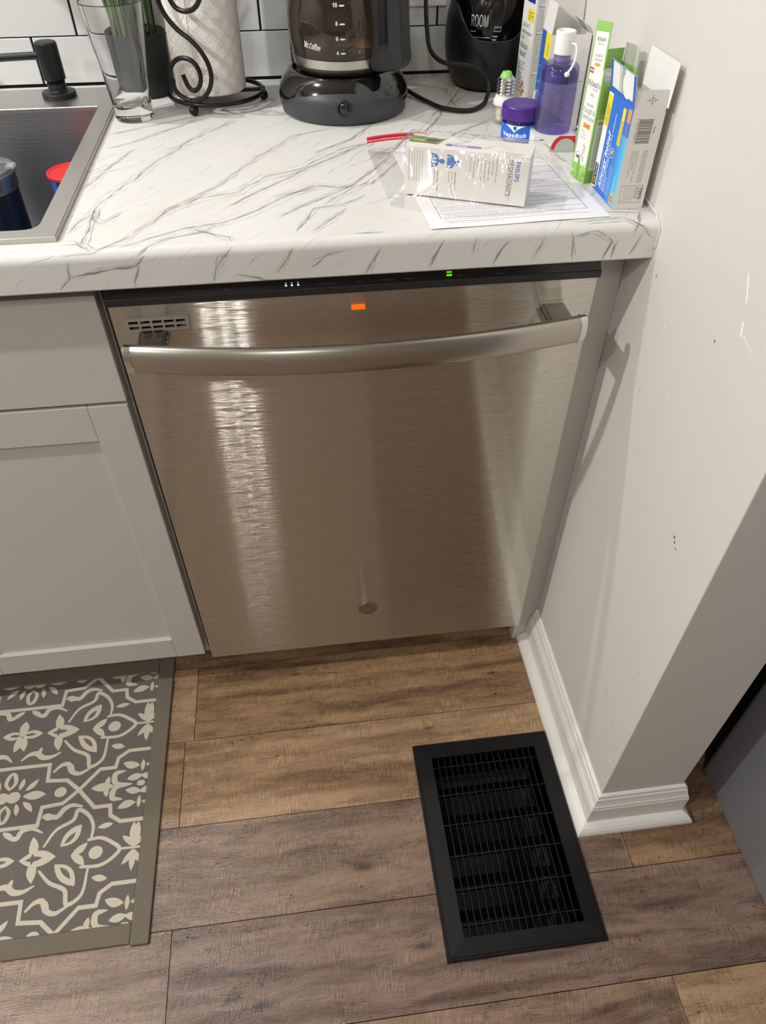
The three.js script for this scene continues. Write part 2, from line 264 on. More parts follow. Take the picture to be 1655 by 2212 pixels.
{
  const t = thing('countertop', 'white laminate countertop with grey marble veins and rounded front edge', 'countertop');
  const uvf = (x, y, z, n) => [(x + 0.25) / 0.92, ((n[2] > 0.5 && z > ZC - 0.02 ? (y - C) : (ZC - z)) + 0.055) / 0.7];
  const sh = new THREE.Shape(); sh.moveTo(-1.3, ZW + 0.001); sh.lineTo(XW - 0.0005, ZW + 0.001); sh.lineTo(XW - 0.0005, ZC - 0.012); sh.lineTo(-1.3, ZC - 0.012); sh.closePath();
  const ho = new THREE.Path(); ho.moveTo(SX0 + 0.012, SZ0 + 0.012); ho.lineTo(SX1 - 0.012, SZ0 + 0.012); ho.lineTo(SX1 - 0.012, SZ1 - 0.01); ho.lineTo(SX0 + 0.012, SZ1 - 0.01); ho.closePath(); sh.holes.push(ho);
  const top = new THREE.ExtrudeGeometry(sh, { depth: 0.03, bevelEnabled: false }); top.rotateX(Math.PI / 2); top.translate(0, C, 0);
  // front nosing with a rounded top edge
  const nose = new THREE.Shape(), r = 0.011; nose.moveTo(-ZC + 0.0119, C); nose.lineTo(-ZC + r, C);
  nose.absarc(-ZC + r, C - r, r, Math.PI / 2, Math.PI, false); nose.lineTo(-ZC, C - TH + 0.002); nose.lineTo(-ZC + 0.002, C - TH); nose.lineTo(-ZC + 0.022, C - TH); nose.lineTo(-ZC + 0.022, C - 0.0299); nose.lineTo(-ZC + 0.0119, C - 0.0299); nose.closePath();
  const ng = new THREE.ExtrudeGeometry(nose, { depth: XW - 0.0005 + 1.3, bevelEnabled: false, curveSegments: 10 }); ng.rotateY(Math.PI / 2); ng.translate(-1.3, 0, 0);
  const arc = (x, y, z) => (z > ZC - r && y > C - r - 1e-6 ? r * Math.atan2(z - (ZC - r), y - (C - r)) : 0);
  setUV(top, uvf); setUV(ng, (x, y, z) => [(x + 0.25) / 0.92, ((y >= C - 1e-6 ? ZC - z : (y > C - r ? r - arc(x, y, z) * 1.3 : y - C)) + 0.055) / 0.7]);
  mesh('slab', merge([top, ng]), M.marble, t);
  mesh('caulk_bead', tube([[XW - 0.001, C + 0.001, ZW + 0.01], [XW - 0.001, C + 0.001, ZC - 0.008], [XW - 0.001, C - 0.006, ZC], [XW - 0.001, C - 0.03, ZC + 0.001]], 0.0014, 30, false, 6), M.wallPlain, t);
}

// ---------- sink ----------
const steel = (o) => P({ color: 0xa9a9aa, metalness: 1, roughness: 0.34, ...o });
{
  const t = thing('sink', 'drop-in stainless steel kitchen sink with square bowl', 'sink');
  const rimM = steel({ color: 0xc4c1bd, roughness: 0.36, bumpMap: brushTex, bumpScale: 0.0001 });
  const bx0 = SX0 + 0.03, bx1 = -0.0555, bz0 = -0.466, bz1 = -0.024, top = C + 0.0062;
  const sh = new THREE.Shape(); sh.moveTo(SX0, SZ0); sh.lineTo(SX1, SZ0); sh.lineTo(SX1, SZ1); sh.lineTo(SX0, SZ1); sh.closePath();
  const rc = 0.012, ho = new THREE.Path(); ho.moveTo(bx0 + rc, bz0); ho.lineTo(bx1 - rc * 0.4, bz0); ho.quadraticCurveTo(bx1, bz0, bx1, bz0 + rc * 0.4); ho.lineTo(bx1, bz1 - rc * 1.6); ho.quadraticCurveTo(bx1, bz1, bx1 - rc * 1.6, bz1); ho.lineTo(bx0 + rc, bz1); ho.quadraticCurveTo(bx0, bz1, bx0, bz1 - rc); ho.lineTo(bx0, bz0 + rc); ho.quadraticCurveTo(bx0, bz0, bx0 + rc, bz0);
  sh.holes.push(ho);
  const rg = new THREE.ExtrudeGeometry(sh, { depth: 0.005, bevelEnabled: true, bevelSize: 0.0008, bevelThickness: 0.0008, bevelSegments: 1, curveSegments: 5 }); rg.rotateX(Math.PI / 2); rg.translate(0, top - 0.0008, 0);
  mesh('rim', setUV(rg, (x, y, z) => [z * 3, x * 3]), rimM, t);
  const bm = steel({ color: 0xa6a6a8, roughness: 0.42, bumpMap: brushTex, bumpScale: 0.00025 });
  const yb = C - 0.2;
  const bowl = merge([box(bx0 - 0.002, bx0, yb, top - 0.001, bz0, bz1), box(bx1, bx1 + 0.002, yb, top - 0.001, bz0, bz1), box(bx0, bx1, yb, top - 0.001, bz0 - 0.002, bz0), box(bx0, bx1, yb, top - 0.001, bz1, bz1 + 0.002), box(bx0 - 0.002, bx1 + 0.002, yb - 0.002, yb, bz0 - 0.002, bz1 + 0.002)]);
  mesh('bowl', setUV(bowl, (x, y, z, n) => Math.abs(n[1]) > 0.5 ? [x * 2, z * 2] : [(x + z) * 2, y * 2]), bm, t);
  mesh('drain', lathe([[0, 0.004], [0.02, 0.004], [0.04, 0.002], [0.045, 0.0002]], 32), M.chrome, t, [-0.43, yb, -0.25]);
}
{ // soap dispenser and faucet on the sink deck
  const y0 = C + 0.0063, t = thing('soap_dispenser', 'matte black pump soap dispenser on the sink deck', 'soap dispenser', [-0.124, y0, -0.524]);
  mesh('base', lathe([[0, 0], [0.0255, 0], [0.0258, 0.0005], [0.0258, 0.006], [0.0252, 0.0072], [0.024, 0.0076], [0.0165, 0.0082], [0.0148, 0.0095], [0.0138, 0.013], [0.0135, 0.022], [0, 0.022]], 40), M.black, t);
  mesh('pump_head', lathe([[0.0125, 0.018], [0.0125, 0.024], [0.0165, 0.0245], [0.0165, 0.071], [0.0155, 0.0735], [0.0135, 0.0745], [0, 0.0745]], 40), M.black, t);
  mesh('spout', tube([[-0.014, 0.056, 0], [-0.05, 0.0555, 0.001], [-0.1, 0.054, 0.004], [-0.13, 0.05, 0.006]], 0.0055, 30, false, 14), M.black, t);
  const f = thing('faucet', 'matte black gooseneck kitchen faucet on the sink deck', 'faucet', [-0.4, y0, -0.52]);
  mesh('base', lathe([[0, 0], [0.027, 0], [0.027, 0.008], [0.02, 0.012], [0.018, 0.1], [0, 0.1]], 32), M.black, f);
  mesh('spout', tube([[0, 0.09, 0], [0, 0.28, 0], [0.01, 0.37, 0.03], [0.02, 0.4, 0.1], [0.03, 0.36, 0.17], [0.03, 0.26, 0.19]], 0.013, 60, false, 14), M.black, f);
  mesh('lever', tube([[0.015, 0.07, 0], [0.05, 0.075, 0], [0.075, 0.11, 0]], 0.006, 20), M.black, f);
}
{ // dishes in the sink
  const yb = C - 0.2;
  const t = thing('tumbler', 'navy insulated tumbler with steel collar and clear lid in the sink', 'tumbler', [-0.222, yb, -0.365]);
  mesh('body', lathe([[0, 0], [0.036, 0], [0.0385, 0.004], [0.0415, 0.128], [0.0415, 0.1285], [0, 0.1285]], 40), P({ color: 0x0d1a2b, roughness: 0.35, clearcoat: 0.3 }), t);
  mesh('collar', lathe([[0.0415, 0.1285], [0.0435, 0.132], [0.044, 0.152], [0.0425, 0.153], [0.0405, 0.152], [0.0405, 0.129]], 40), steel({ roughness: 0.3 }), t);
  const lid = mesh('lid', lathe([[0, 0.154], [0.034, 0.154], [0.036, 0.158], [0.0445, 0.159], [0.0455, 0.155], [0.0445, 0.150]], 40), P({ color: 0xf2f4f4, transmission: 0.92, thickness: 0, roughness: 0.08 }), t);
  mesh('tab', rbox(0.036, 0.049, 0.157, 0.162, -0.008, 0.008, 0.002), P({ color: 0xf2f4f4, transmission: 0.8, thickness: 0, roughness: 0.1 }), t);
  const c = thing('food_canister', 'blue and black canister with red lid in the sink', 'canister', [-0.0965, yb, -0.368]);
  const lab = tex(512, 128, (x, w, h) => { x.fillStyle = '#12120f'; x.fillRect(0, 0, w, h); x.fillStyle = '#2d55a6'; x.fillRect(385, 0, 75, h); x.fillStyle = '#1f3f86'; x.fillRect(405, 0, 22, h); });
  mesh('body', lathe([[0, 0], [0.0335, 0], [0.0335, 0.14], [0, 0.14]], 40), S({ map: lab, roughness: 0.4 }), c);
  mesh('lid', lathe([[0, 0.146], [0.0325, 0.146], [0.034, 0.1485], [0.0362, 0.148], [0.0365, 0.1435], [0.034, 0.1435]], 48), S({ color: 0xd8262c, roughness: 0.4 }), c);
  const d = thing('food_tub', 'plain blue plastic tub low in the sink corner', 'tub', [-0.138, yb, -0.222]);
  mesh('body', lathe([[0, 0], [0.036, 0], [0.04, 0.1], [0, 0.1]], 36), S({ color: 0x3046a8, roughness: 0.4 }), d);
  mesh('lid', lathe([[0, 0.108], [0.041, 0.108], [0.0425, 0.106], [0.0425, 0.1], [0, 0.1]], 36), S({ color: 0x3a50b8, roughness: 0.4 }), d);
}

// ---------- dishwasher ----------
{
  const t = thing('dishwasher', 'stainless steel dishwasher with curved bar handle under the countertop', 'dishwasher');
  const smudge = pix(512, 512, (x, y) => {
    const u = x / 512, v = y / 512; let r = 0.125;
    const wipe = Math.max(0, fbm(x * 0.02 + y * 0.012, y * 0.06 - x * 0.02, 4) - 0.05) * (u > 0.66 ? Math.min(1, (u - 0.66) * 5) : 0);
    r += wipe * 0.34; r = Math.max(0.05, Math.min(0.8, r)); return [255, r * 255, 255];
  }, false);
  // fine horizontal brushing: every groove tilts the surface up or down, never sideways
  const gw = 256, gh = 2048, tilt = new Float32Array(gw * gh), gauss = () => Math.sqrt(-2 * Math.log(rnd() + 1e-9)) * Math.cos(6.2832 * rnd());
  for (let y = 0; y < gh; y++) { let x = 0; while (x < gw) { const n = Math.floor(rr(4, 22)), v = Math.max(-1.2, Math.min(1.2, 0.55 * gauss())); for (let k = 0; k < n && x < gw; k++) tilt[y * gw + x++] = v; } }
  const grooves = pix(gw, gh, (x, y) => { const v = tilt[y * gw + x], l = Math.hypot(v, 1); return [127.5, 127.5 + 127.5 * v / l, 127.5 + 127.5 / l]; }, false);
  grooves.repeat.set(1.7, 24);
  const doorM = P({ color: 0xd4d0c8, metalness: 1, roughness: 1, roughnessMap: smudge, anisotropy: 1, anisotropyRotation: Math.PI / 2, normalMap: grooves });
  const ds = new THREE.Shape(), q4 = (o, a, b, c, d) => { o.moveTo(a, b); o.lineTo(c, b); o.lineTo(c, d); o.lineTo(a, d); o.closePath(); return o; };
  q4(ds, 0.0016, 0.0983, 0.5954, 0.8311); ds.holes.push(q4(new THREE.Path(), 0.0165, 0.7985, 0.0905, 0.815));     // opening behind the vent grille
  const dg = new THREE.ExtrudeGeometry(ds, { depth: 0.0268, bevelEnabled: true, bevelSize: 0.0016, bevelThickness: 0.0016, bevelSegments: 3 }); dg.translate(0, 0, -0.0284);
  mesh('door_panel', setUV(dg, (x, y) => [x / 0.6, y / 0.74]), doorM, t);
  const strip = new THREE.Shape(); strip.moveTo(-0.0035, 0.8332); strip.lineTo(-0.0035, 0.8412); strip.lineTo(-0.0025, 0.8422); strip.lineTo(0.03, 0.8422); strip.lineTo(0.03, 0.8332); strip.closePath();
  const sg = new THREE.ExtrudeGeometry(strip, { depth: 0.599, bevelEnabled: false }); sg.rotateY(Math.PI / 2); sg.translate(-0.001, 0, 0);
  mesh('fascia', sg, S({ color: 0x2b2b2d, roughness: 0.42 }), t, null, 'dark grey edge strip');
  const cp = new THREE.Shape(); cp.moveTo(-0.0018, 0.8424); cp.lineTo(0.0035, 0.8525); cp.lineTo(0.03, 0.858); cp.lineTo(0.03, 0.8424); cp.closePath();
  const cg = new THREE.ExtrudeGeometry(cp, { depth: 0.597, bevelEnabled: false }); cg.rotateY(Math.PI / 2);
  const panel = mesh('control_panel', cg, P({ color: 0x0a0b0d, roughness: 0.18 }), t, null, 'glossy black control strip');
  const led = (name, x, w, y0, y1, col, k) => { const m = mesh(name, box(x - w / 2, x + w / 2, y0, y1, -0.0008, 0.0008), S({ color: 0x222222, emissive: col, emissiveIntensity: k }), panel); m.rotation.x = -0.46; const z = 0.0018 - (0.5 * (y0 + y1) - 0.8424) * 0.52; m.geometry.translate(0, -(y0 + y1) / 2, 0); m.position.set(0, (y0 + y1) / 2, z); return m; };
  for (const x of [0.2105, 0.2175, 0.225]) led('indicator_light', x, 0.0022, 0.8448, 0.8466, 0xdfe8ff, 14);
  for (const x of [0.2105, 0.2175, 0.225]) led('indicator_light', x, 0.0019, 0.8476, 0.8484, 0xdfe8ff, 8);
  led('indicator_light', 0.407, 0.0065, 0.8453, 0.8475, 0x6bff14, 8); led('indicator_light', 0.407, 0.0062, 0.8487, 0.8503, 0x6bff14, 8);
  const ct = tex(1024, 16, (x, w, h) => { x.fillStyle = '#0b0c0e'; x.fillRect(0, 0, w, h); x.fillStyle = '#6d7075'; x.font = 'bold 7px sans-serif'; const L = [[150, 'Status'], [212, 'Light'], [420, 'Wash Zones'], [505, 'Dry'], [560, 'Heated'], [610, 'Steam'], [725, 'Start'], [815, 'Lock']]; for (const [a, s] of L) x.fillText(s, a, 12); });
  const lb = mesh('panel_print', new THREE.PlaneGeometry(0.56, 0.0045), S({ map: ct, roughness: 0.2 }), panel, [0.2985, 0.8459, 0.0003]); lb.rotation.x = -0.46;
  // orange indicator window in the door
  mesh('indicator_light', rbox(0.2872, 0.3042, 0.8085, 0.8155, -0.001, 0.0012, 0.0008, 1), S({ color: 0xff7a14, emissive: 0xff6a00, emissiveIntensity: 5, roughness: 0.4 }), t, null, 'glowing orange rectangle');
  // vent grille
  const vs = new THREE.Shape(), x0 = 0.0165, x1 = 0.0905, y0 = 0.7985, y1 = 0.815, rd = 0.003;
  vs.moveTo(x0 + rd, y0); vs.lineTo(x1 - rd, y0); vs.quadraticCurveTo(x1, y0, x1, y0 + rd); vs.lineTo(x1, y1 - rd); vs.quadraticCurveTo(x1, y1, x1 - rd, y1); vs.lineTo(x0 + rd, y1); vs.quadraticCurveTo(x0, y1, x0, y1 - rd); vs.lineTo(x0, y0 + rd); vs.quadraticCurveTo(x0, y0, x0 + rd, y0);
  for (let i = 0; i < 5; i++) for (let j = 0; j < 2; j++) { const a = x0 + 0.0026 + i * 0.01395, b = y0 + 0.0024 + j * 0.0068, h = new THREE.Path(); h.moveTo(a, b); h.lineTo(a + 0.0119, b); h.lineTo(a + 0.0119, b + 0.0047); h.lineTo(a, b + 0.0047); h.closePath(); vs.holes.push(h); }
  const vg = mesh('vent_grille', new THREE.ExtrudeGeometry(vs, { depth: 0.003, bevelEnabled: true, bevelSize: 0.0002, bevelThickness: 0.0004, bevelSegments: 1 }), S({ color: 0xa39e94, roughness: 0.4 }), t, [0, 0, -0.0004]);
  // handle: bowed bar with a rounded front, on two posts
  const pts = [], N = 60, hx0 = 0.026, hx1 = 0.5625, zAt = (u) => 0.049 + 0.03 * (1 - Math.pow(Math.abs(2 * u - 1), 2.0));
  const prof = []; for (let i = 0; i <= 14; i++) { const a = -Math.PI / 2 + Math.PI * i / 14; prof.push([0.0085 * Math.sign(Math.cos(a)) * Math.pow(Math.abs(Math.cos(a)), 0.75), 0.0178 * Math.sin(a)]); } prof.push([-0.004, 0.0172], [-0.006, 0.015], [-0.006, -0.015], [-0.004, -0.0172]);
  const hp = [], hu = [], hi = [], PN = prof.length;
  for (let i = 0; i <= N; i++) { const u = i / N, x = hx0 + (hx1 - hx0) * u, z = zAt(u); const s = (zAt(Math.min(1, u + 0.01)) - zAt(Math.max(0, u - 0.01))) / (0.02 * (hx1 - hx0)), l = Math.hypot(1, s), nx = -s / l, nz = 1 / l; for (let k = 0; k < PN; k++) { hp.push(x + nx * prof[k][0], 0.7905 + prof[k][1], z + nz * prof[k][0]); hu.push(k / PN * 0.2, u); } }
  for (let i = 0; i < N; i++) for (let k = 0; k < PN; k++) { const a = i * PN + k, b = i * PN + (k + 1) % PN, c = a + PN, d = b + PN; hi.push(a, c, b, b, c, d); }
  const hg = new THREE.BufferGeometry(); hg.setAttribute('position', new THREE.Float32BufferAttribute(hp, 3)); hg.setAttribute('uv', new THREE.Float32BufferAttribute(hu, 2)); hg.setIndex(hi); hg.computeVertexNormals();
  const handle = mesh('handle', hg, P({ color: 0xb4aea7, metalness: 1, roughness: 0.33, anisotropy: 0.7, anisotropyRotation: 0 }), t);
  for (const [sx, u, sg2] of [[hx0, 0, -1], [hx1, 1, 1]]) {
    const s = (zAt(0.01) - zAt(0)) / (0.01 * (hx1 - hx0)) * (u ? -1 : 1), th = Math.atan(s);
    const cs = new THREE.Shape(prof.map(([a, b]) => new THREE.Vector2(-a * 1.02, b * 1.01))); const eg = new THREE.ExtrudeGeometry(cs, { depth: 0.0065, bevelEnabled: true, bevelSize: 0.0006, bevelThickness: 0.0012, bevelSegments: 2 });
    eg.rotateY(Math.PI / 2); if (u === 0) eg.translate(-0.0068, 0, 0); eg.rotateY(-th);
    mesh('end_cap', eg, M.chrome, handle, [sx, 0.7905, zAt(u)], 'polished chrome end cap');
  }
  const pm = P({ color: 0xa9a49d, metalness: 1, roughness: 0.3 });
  mesh('post', rbox(0.029, 0.061, 0.779, 0.8, -0.002, 0.05, 0.004, 2), pm, handle); mesh('post', rbox(0.528, 0.56, 0.779, 0.8, -0.002, 0.05, 0.004, 2), pm, handle);
  for (const x of [0.0625, 0.5265]) { const pin = lathe([[0, 0], [0.0028, 0], [0.0028, 0.054], [0, 0.054]], 14); pin.rotateX(Math.PI / 2); mesh('pin', pin, M.chrome, handle, [x, 0.792, 0], 'polished pin'); }
  // badge
  const bt = tex(256, 256, (x, w, h) => { x.fillStyle = '#8a8580'; x.fillRect(0, 0, w, h); x.strokeStyle = '#b9b4ae'; x.lineWidth = 9; x.beginPath(); x.arc(128, 128, 108, 0, 7); x.stroke(); x.fillStyle = '#b5b0aa'; x.font = 'italic bold 110px serif'; x.textAlign = 'center'; x.fillText('GE', 124, 166); });
  const bg = new THREE.CylinderGeometry(0.0165, 0.0172, 0.003, 40); bg.rotateX(Math.PI / 2); mesh('badge_ring', bg, steel({ color: 0x8f8a84, roughness: 0.3 }), t, [0.2985, 0.2045, 0.0014]);
  const bd = new THREE.CircleGeometry(0.0152, 40); mesh('badge', bd, S({ map: bt, metalness: 0.9, roughness: 0.4 }), t, [0.2985, 0.2045, 0.00305], 'round metal badge');
  mesh('tub_side', merge([box(0.004, 0.593, 0.11, 0.86, -0.58, -0.031), box(0.03, 0.567, 0.012, 0.11, -0.5, -0.12)]), S({ color: 0x4c4d50, roughness: 0.6 }), t);
  for (const x of [0.004, 0.59]) mesh('foot', merge([box(x - 0.006, x + 0.006, 0.02, 0.11, -0.085, -0.073), new THREE.CylinderGeometry(0.008, 0.008, 0.02, 16).translate(x, 0.0102, -0.079)]), S({ color: 0x8f8d88, metalness: 0.6, roughness: 0.4 }), t);
}

// ---------- floor register ----------
{
  const t = thing('floor_register', 'black metal floor vent register with grille bars in the wood floor', 'floor vent');
  const ox0 = 0.359, ox1 = 0.6125, oz0 = 0.1785, oz1 = 0.532, ix0 = 0.39, ix1 = 0.5833, iz0 = 0.2085, iz1 = 0.5025;
  const fm = S({ color: 0x131314, roughness: 0.42, metalness: 0.3 });
  const levels = [[0, 0.0002], [0.0, 0.004], [0.0022, 0.0062], [0.0042, 0.0062], [0.0052, 0.0078], [1, 0.0092], [1, 0.001]];   // inset, height (inset 1 = inner edge)
  for (let s = 0; s < 4; s++) {
    const ring = (i) => { const [d, y] = levels[i]; const f = d === 1 ? [ix0, ix1, iz0, iz1] : [ox0 + d, ox1 - d, oz0 + d, oz1 - d]; return [[f[0], y, f[2]], [f[1], y, f[2]], [f[1], y, f[3]], [f[0], y, f[3]]]; };
    const pos = []; for (let i = 0; i < levels.length - 1; i++) { const A = ring(i), B = ring(i + 1), e = (s + 1) % 4; pos.push(...A[s], ...B[s], ...B[e], ...A[s], ...B[e], ...A[e]); }
    const g = new THREE.BufferGeometry(); g.setAttribute('position', new THREE.Float32BufferAttribute(pos, 3)); g.setAttribute('uv', new THREE.Float32BufferAttribute(new Float32Array(pos.length / 3 * 2), 2)); g.computeVertexNormals();
    mesh('frame_side', g, S({ color: 0x131314, roughness: 0.42, metalness: 0.3, side: THREE.DoubleSide }), t);
  }
  const barG = box(-0.0007, 0.0007, -0.004, 0.0055, iz0, iz1), crossG = box(ix0, ix1, -0.004, 0.0052, -0.0008, 0.0008);
  for (let i = 1; i < 17; i++) mesh('bar', barG, fm, t, [ix0 + (ix1 - ix0) * i / 17, 0, 0]);
  for (let i = 0; i < 6; i++) mesh('cross_bar', crossG, fm, t, [0, 0, iz0 + 0.018 + i * 0.0517]);
  const lou = box(ix0 + 0.002, ix1 - 0.002, -0.018, 0.018, -0.0006, 0.0006); lou.rotateX(0.9); 
  const lm = fm;
  { const lg = box(ix0 + 0.004, ix1 - 0.004, -0.016, 0.016, -0.0005, 0.0005); lg.translate(0, 0, 0); for (let i = 0; i < 5; i++) { const m = mesh('louver', lg, lm, t, [0, -0.04, iz0 + 0.045 + i * 0.0517]); m.rotation.x = 0.75; } }
  const dm = S({ color: 0x9a9b9c, metalness: 0.6, roughness: 0.55 });
  mesh('duct', merge([box(HX0 - 0.002, HX0, -0.5, -0.009, HZ0, HZ1), box(HX1, HX1 + 0.002, -0.5, -0.009, HZ0, HZ1), box(HX0, HX1, -0.5, -0.009, HZ0 - 0.002, HZ0), box(HX0, HX1, -0.5, -0.009, HZ1, HZ1 + 0.002), box(HX0, HX1, -0.502, -0.5, HZ0, HZ1)]), dm, t);
}

// ---------- kitchen mat ----------
{
  const t = thing('kitchen_mat', 'grey kitchen mat with cream scroll pattern and taupe border', 'mat');
  const mx1 = -0.0945, mz0 = -0.072, mz1 = 0.4455, mx0 = -0.9, bw = 0.0295;
  const TW = 462, TD = 231.5, k = 4;
  const pat = tex(TW * k, Math.round(TD * k), (x, w, h) => {
    x.fillStyle = '#6c655f'; x.fillRect(0, 0, w, h);
    for (let i = 0; i < w; i += 4) for (let j = 0; j < h; j += 4) { x.fillStyle = ((i + j) / 4) % 2 ? 'rgba(20,18,20,.22)' : 'rgba(150,140,130,.20)'; x.fillRect(i, j, 3, 3); }
    const cream = '#c9c0ae';
    const half = () => {   // half cell in mm: x 0..231 (world -366..-135), z 0..231.5 (world -44.5..187)
      const PX = (a) => a + 366, PZ = (b) => b + 44.5;
      const poly = (pts, lw) => { x.lineWidth = lw; x.lineJoin = 'miter'; x.lineCap = 'butt'; x.beginPath(); pts.forEach(([a, b], i) => (i ? x.lineTo(PX(a), PZ(b)) : x.moveTo(PX(a), PZ(b)))); x.stroke(); };
      const curve = (pts, lw) => { const c = new THREE.CatmullRomCurve3(pts.map(([a, b]) => V3(PX(a), PZ(b), 0))), q = c.getPoints(50); x.lineCap = 'round'; q.slice(1).forEach((b, i) => { const f = i / 49, a = q[i]; x.lineWidth = Array.isArray(lw) ? lw[0] + (lw[1] - lw[0]) * Math.sin(Math.PI * f) : lw; x.beginPath(); x.moveTo(a.x, a.y); x.lineTo(b.x, b.y); x.stroke(); }); };
      const leaf = (x0, z0, x1, z1, w, bend = 0) => { w *= 1.55; const dx = x1 - x0, dz = z1 - z0, l = Math.hypot(dx, dz), nx = -dz / l, nz = dx / l, mx = (x0 + x1) / 2, mz = (z0 + z1) / 2; x.beginPath(); x.moveTo(PX(x0), PZ(z0)); x.quadraticCurveTo(PX(mx + nx * (w + bend)), PZ(mz + nz * (w + bend)), PX(x1), PZ(z1)); x.quadraticCurveTo(PX(mx + nx * (bend - w)), PZ(mz + nz * (bend - w)), PX(x0), PZ(z0)); x.fill(); };
      const disc = (a, b, r, s = 1) => { x.beginPath(); x.ellipse(PX(a), PZ(b), r, r * s, 0, 0, 7); x.fill(); };
      x.strokeStyle = x.fillStyle = cream;
      // lattice
      for (const [zz, s] of [[187, -1], [-44.5, 1], [187, 1], [-44.5, -1]]) { const f = (d) => zz + s * d; poly([[-243, f(0)], [-211, f(35)], [-184, f(35)], [-181, f(53)], [-163, f(65)], [-130, f(65)]], 6.6); poly([[-243, f(0)], [-267, f(21)], [-302, f(24)], [-304, f(55)], [-368, f(55.5)]], 6.6); }
      // central flower at -300, 67 and its mirrored twin arms
      leaf(-322, 67, -262, 67, 17); leaf(-300, 67, -306, 30, 10, 3); leaf(-298, 67, -294, 106, 10, 3);
      x.fillStyle = '#6c655f'; leaf(-312, 68, -284, 66, 5); leaf(-301, 58, -300, 76, 4); x.fillStyle = cream;
      // scroll outlines to the right
      curve([[-285, 48], [-270, 23], [-243, 8], [-238, -8], [-220, 2], [-208, 22], [-208, 46]], [4, 7]);
      curve([[-285, 88], [-265, 108], [-238, 123], [-231, 145], [-211, 134], [-206, 94]], [4, 7]);
      // paisley drops
      leaf(-228, 18, -258, 52, 15, -4); leaf(-223, 118, -262, 80, 15, 4);
      x.fillStyle = '#6c655f'; leaf(-236, 30, -252, 48, 5, -2); leaf(-232, 106, -252, 86, 5, 2); x.fillStyle = cream;
      // pointed arch with disc
      curve([[-212, 46], [-192, 45], [-172, 55], [-158, 67.5], [-169, 81], [-187, 90], [-218, 89]], [5, 6.5]); disc(-197, 68.5, 11.5, 0.92);
      leaf(-213, 50, -238, 69, 8, -4); leaf(-213, 87, -238, 68, 8, 4);
      leaf(-200, 27, -174, 23, 6); leaf(-198, 108, -172, 113, 7);
      poly([[-158, 67.5], [-134, 67.5]], 4);
      // fleur at the fold line
      leaf(-135, 66, -139, 24, 9); leaf(-134, 68, -132, 110, 9); leaf(-136, 66, -156, 46, 6, 3); leaf(-135, 70, -152, 94, 6, -3);
      // corner swirls
      curve([[-357, 20], [-345, 27], [-334, 29], [-328, 18], [-312, 15], [-293, 24]], [3, 9]); leaf(-360, 16, -338, 30, 6);
      leaf(-368, 67, -329, 66, 11); leaf(-364, 67, -367, 37, 9, 2); leaf(-362, 67, -357, 100, 9, 3); x.fillStyle = '#6c655f'; leaf(-362, 67, -342, 66, 3.5); x.fillStyle = cream;
      curve([[-297, -2], [-286, -3], [-273, 0], [-262, -13], [-250, -18], [-233, -14]], [4, 9]); leaf(-298, -6, -278, 2, 8);
      curve([[-357, 118], [-345, 108], [-332, 107], [-320, 116], [-305, 117], [-289, 110]], [3, 10]); leaf(-325, 95, -330, 112, 5);
      curve([[-294, 147], [-282, 136], [-271, 135], [-262, 150], [-248, 156], [-230, 148]], [4, 9]); leaf(-270, 132, -258, 152, 6);
      // right and left small flowers on the crossing axis, drawn half above and half below
      for (const zz of [187, -44.5]) {
        leaf(-222, zz, -182, zz, 10); leaf(-196, zz, -193, zz - 19, 6); leaf(-196, zz, -193, zz + 19, 6);
        curve([[-166, zz - 26], [-182, zz - 22], [-180, zz - 5], [-152, zz]], [3, 10]); curve([[-166, zz + 26], [-182, zz + 22], [-180, zz + 5], [-152, zz]], [3, 10]);
        for (const s of [-1, 1]) { leaf(-171, zz + s * 42, -140, zz + s * 34, 9, -s * 4); leaf(-161, zz + s * 10, -133, zz + s * 15, 8); leaf(-133, zz + s * 48, -135, zz + s * 22, 6); disc(-137, zz, 5); }
        disc(-356, zz, 12, 0.85); leaf(-340, zz, -300, zz, 10); disc(-275, zz, 10.5, 0.85);
        for (const s of [-1, 1]) { leaf(-349, zz + s * 12, -344, zz + s * 34, 5.5, -s * 2); leaf(-338, zz + s * 10, -318, zz + s * 30, 6, -s * 3); curve([[-367, zz + s * 14], [-358, zz + s * 26], [-362, zz + s * 42], [-368, zz + s * 46]], [3, 7]); }
      }
    };
    for (const [ox, sx] of [[0, 1], [462, -1], [462, 1], [0, -1]]) for (const oz of [-231.5, 0, 231.5]) { x.save(); x.scale(k, k); x.beginPath(); x.rect(sx > 0 ? ox : ox - 231, 0, 231, TD); x.clip(); x.translate(ox, oz); x.scale(sx, 1); half(); x.restore(); }
    for (let i = 0; i < w; i += 3) for (let j = 0; j < h; j += 3) if (rnd() < 0.22) { x.fillStyle = rnd() < 0.5 ? 'rgba(60,54,50,.16)' : 'rgba(255,250,240,.10)'; x.fillRect(i, j, 2, 2); }
  });
  pat.flipY = false;
  const weave = pix(64, 64, (x, y) => { const v = 128 + 90 * Math.sin(x * 0.785) * Math.sin(y * 0.785); return [v, v, v]; }, false); 
  const wv = weave; wv.repeat.set(20, 12);
  const tread = rbox(mx0 + bw, mx1 - bw, 0.0005, 0.0042, mz0 + bw, mz1 - bw, 0.001, 1);
  setUV(tread, (x, y, z) => [(x * 1000 + 366) / TW, (z * 1000 + 44.5) / TD]);
  mesh('tread', tread, S({ map: pat, roughness: 0.92, bumpMap: wv, bumpScale: 0.0004 }), t);
  const bm = S({ color: 0x6f665a, roughness: 0.85 });
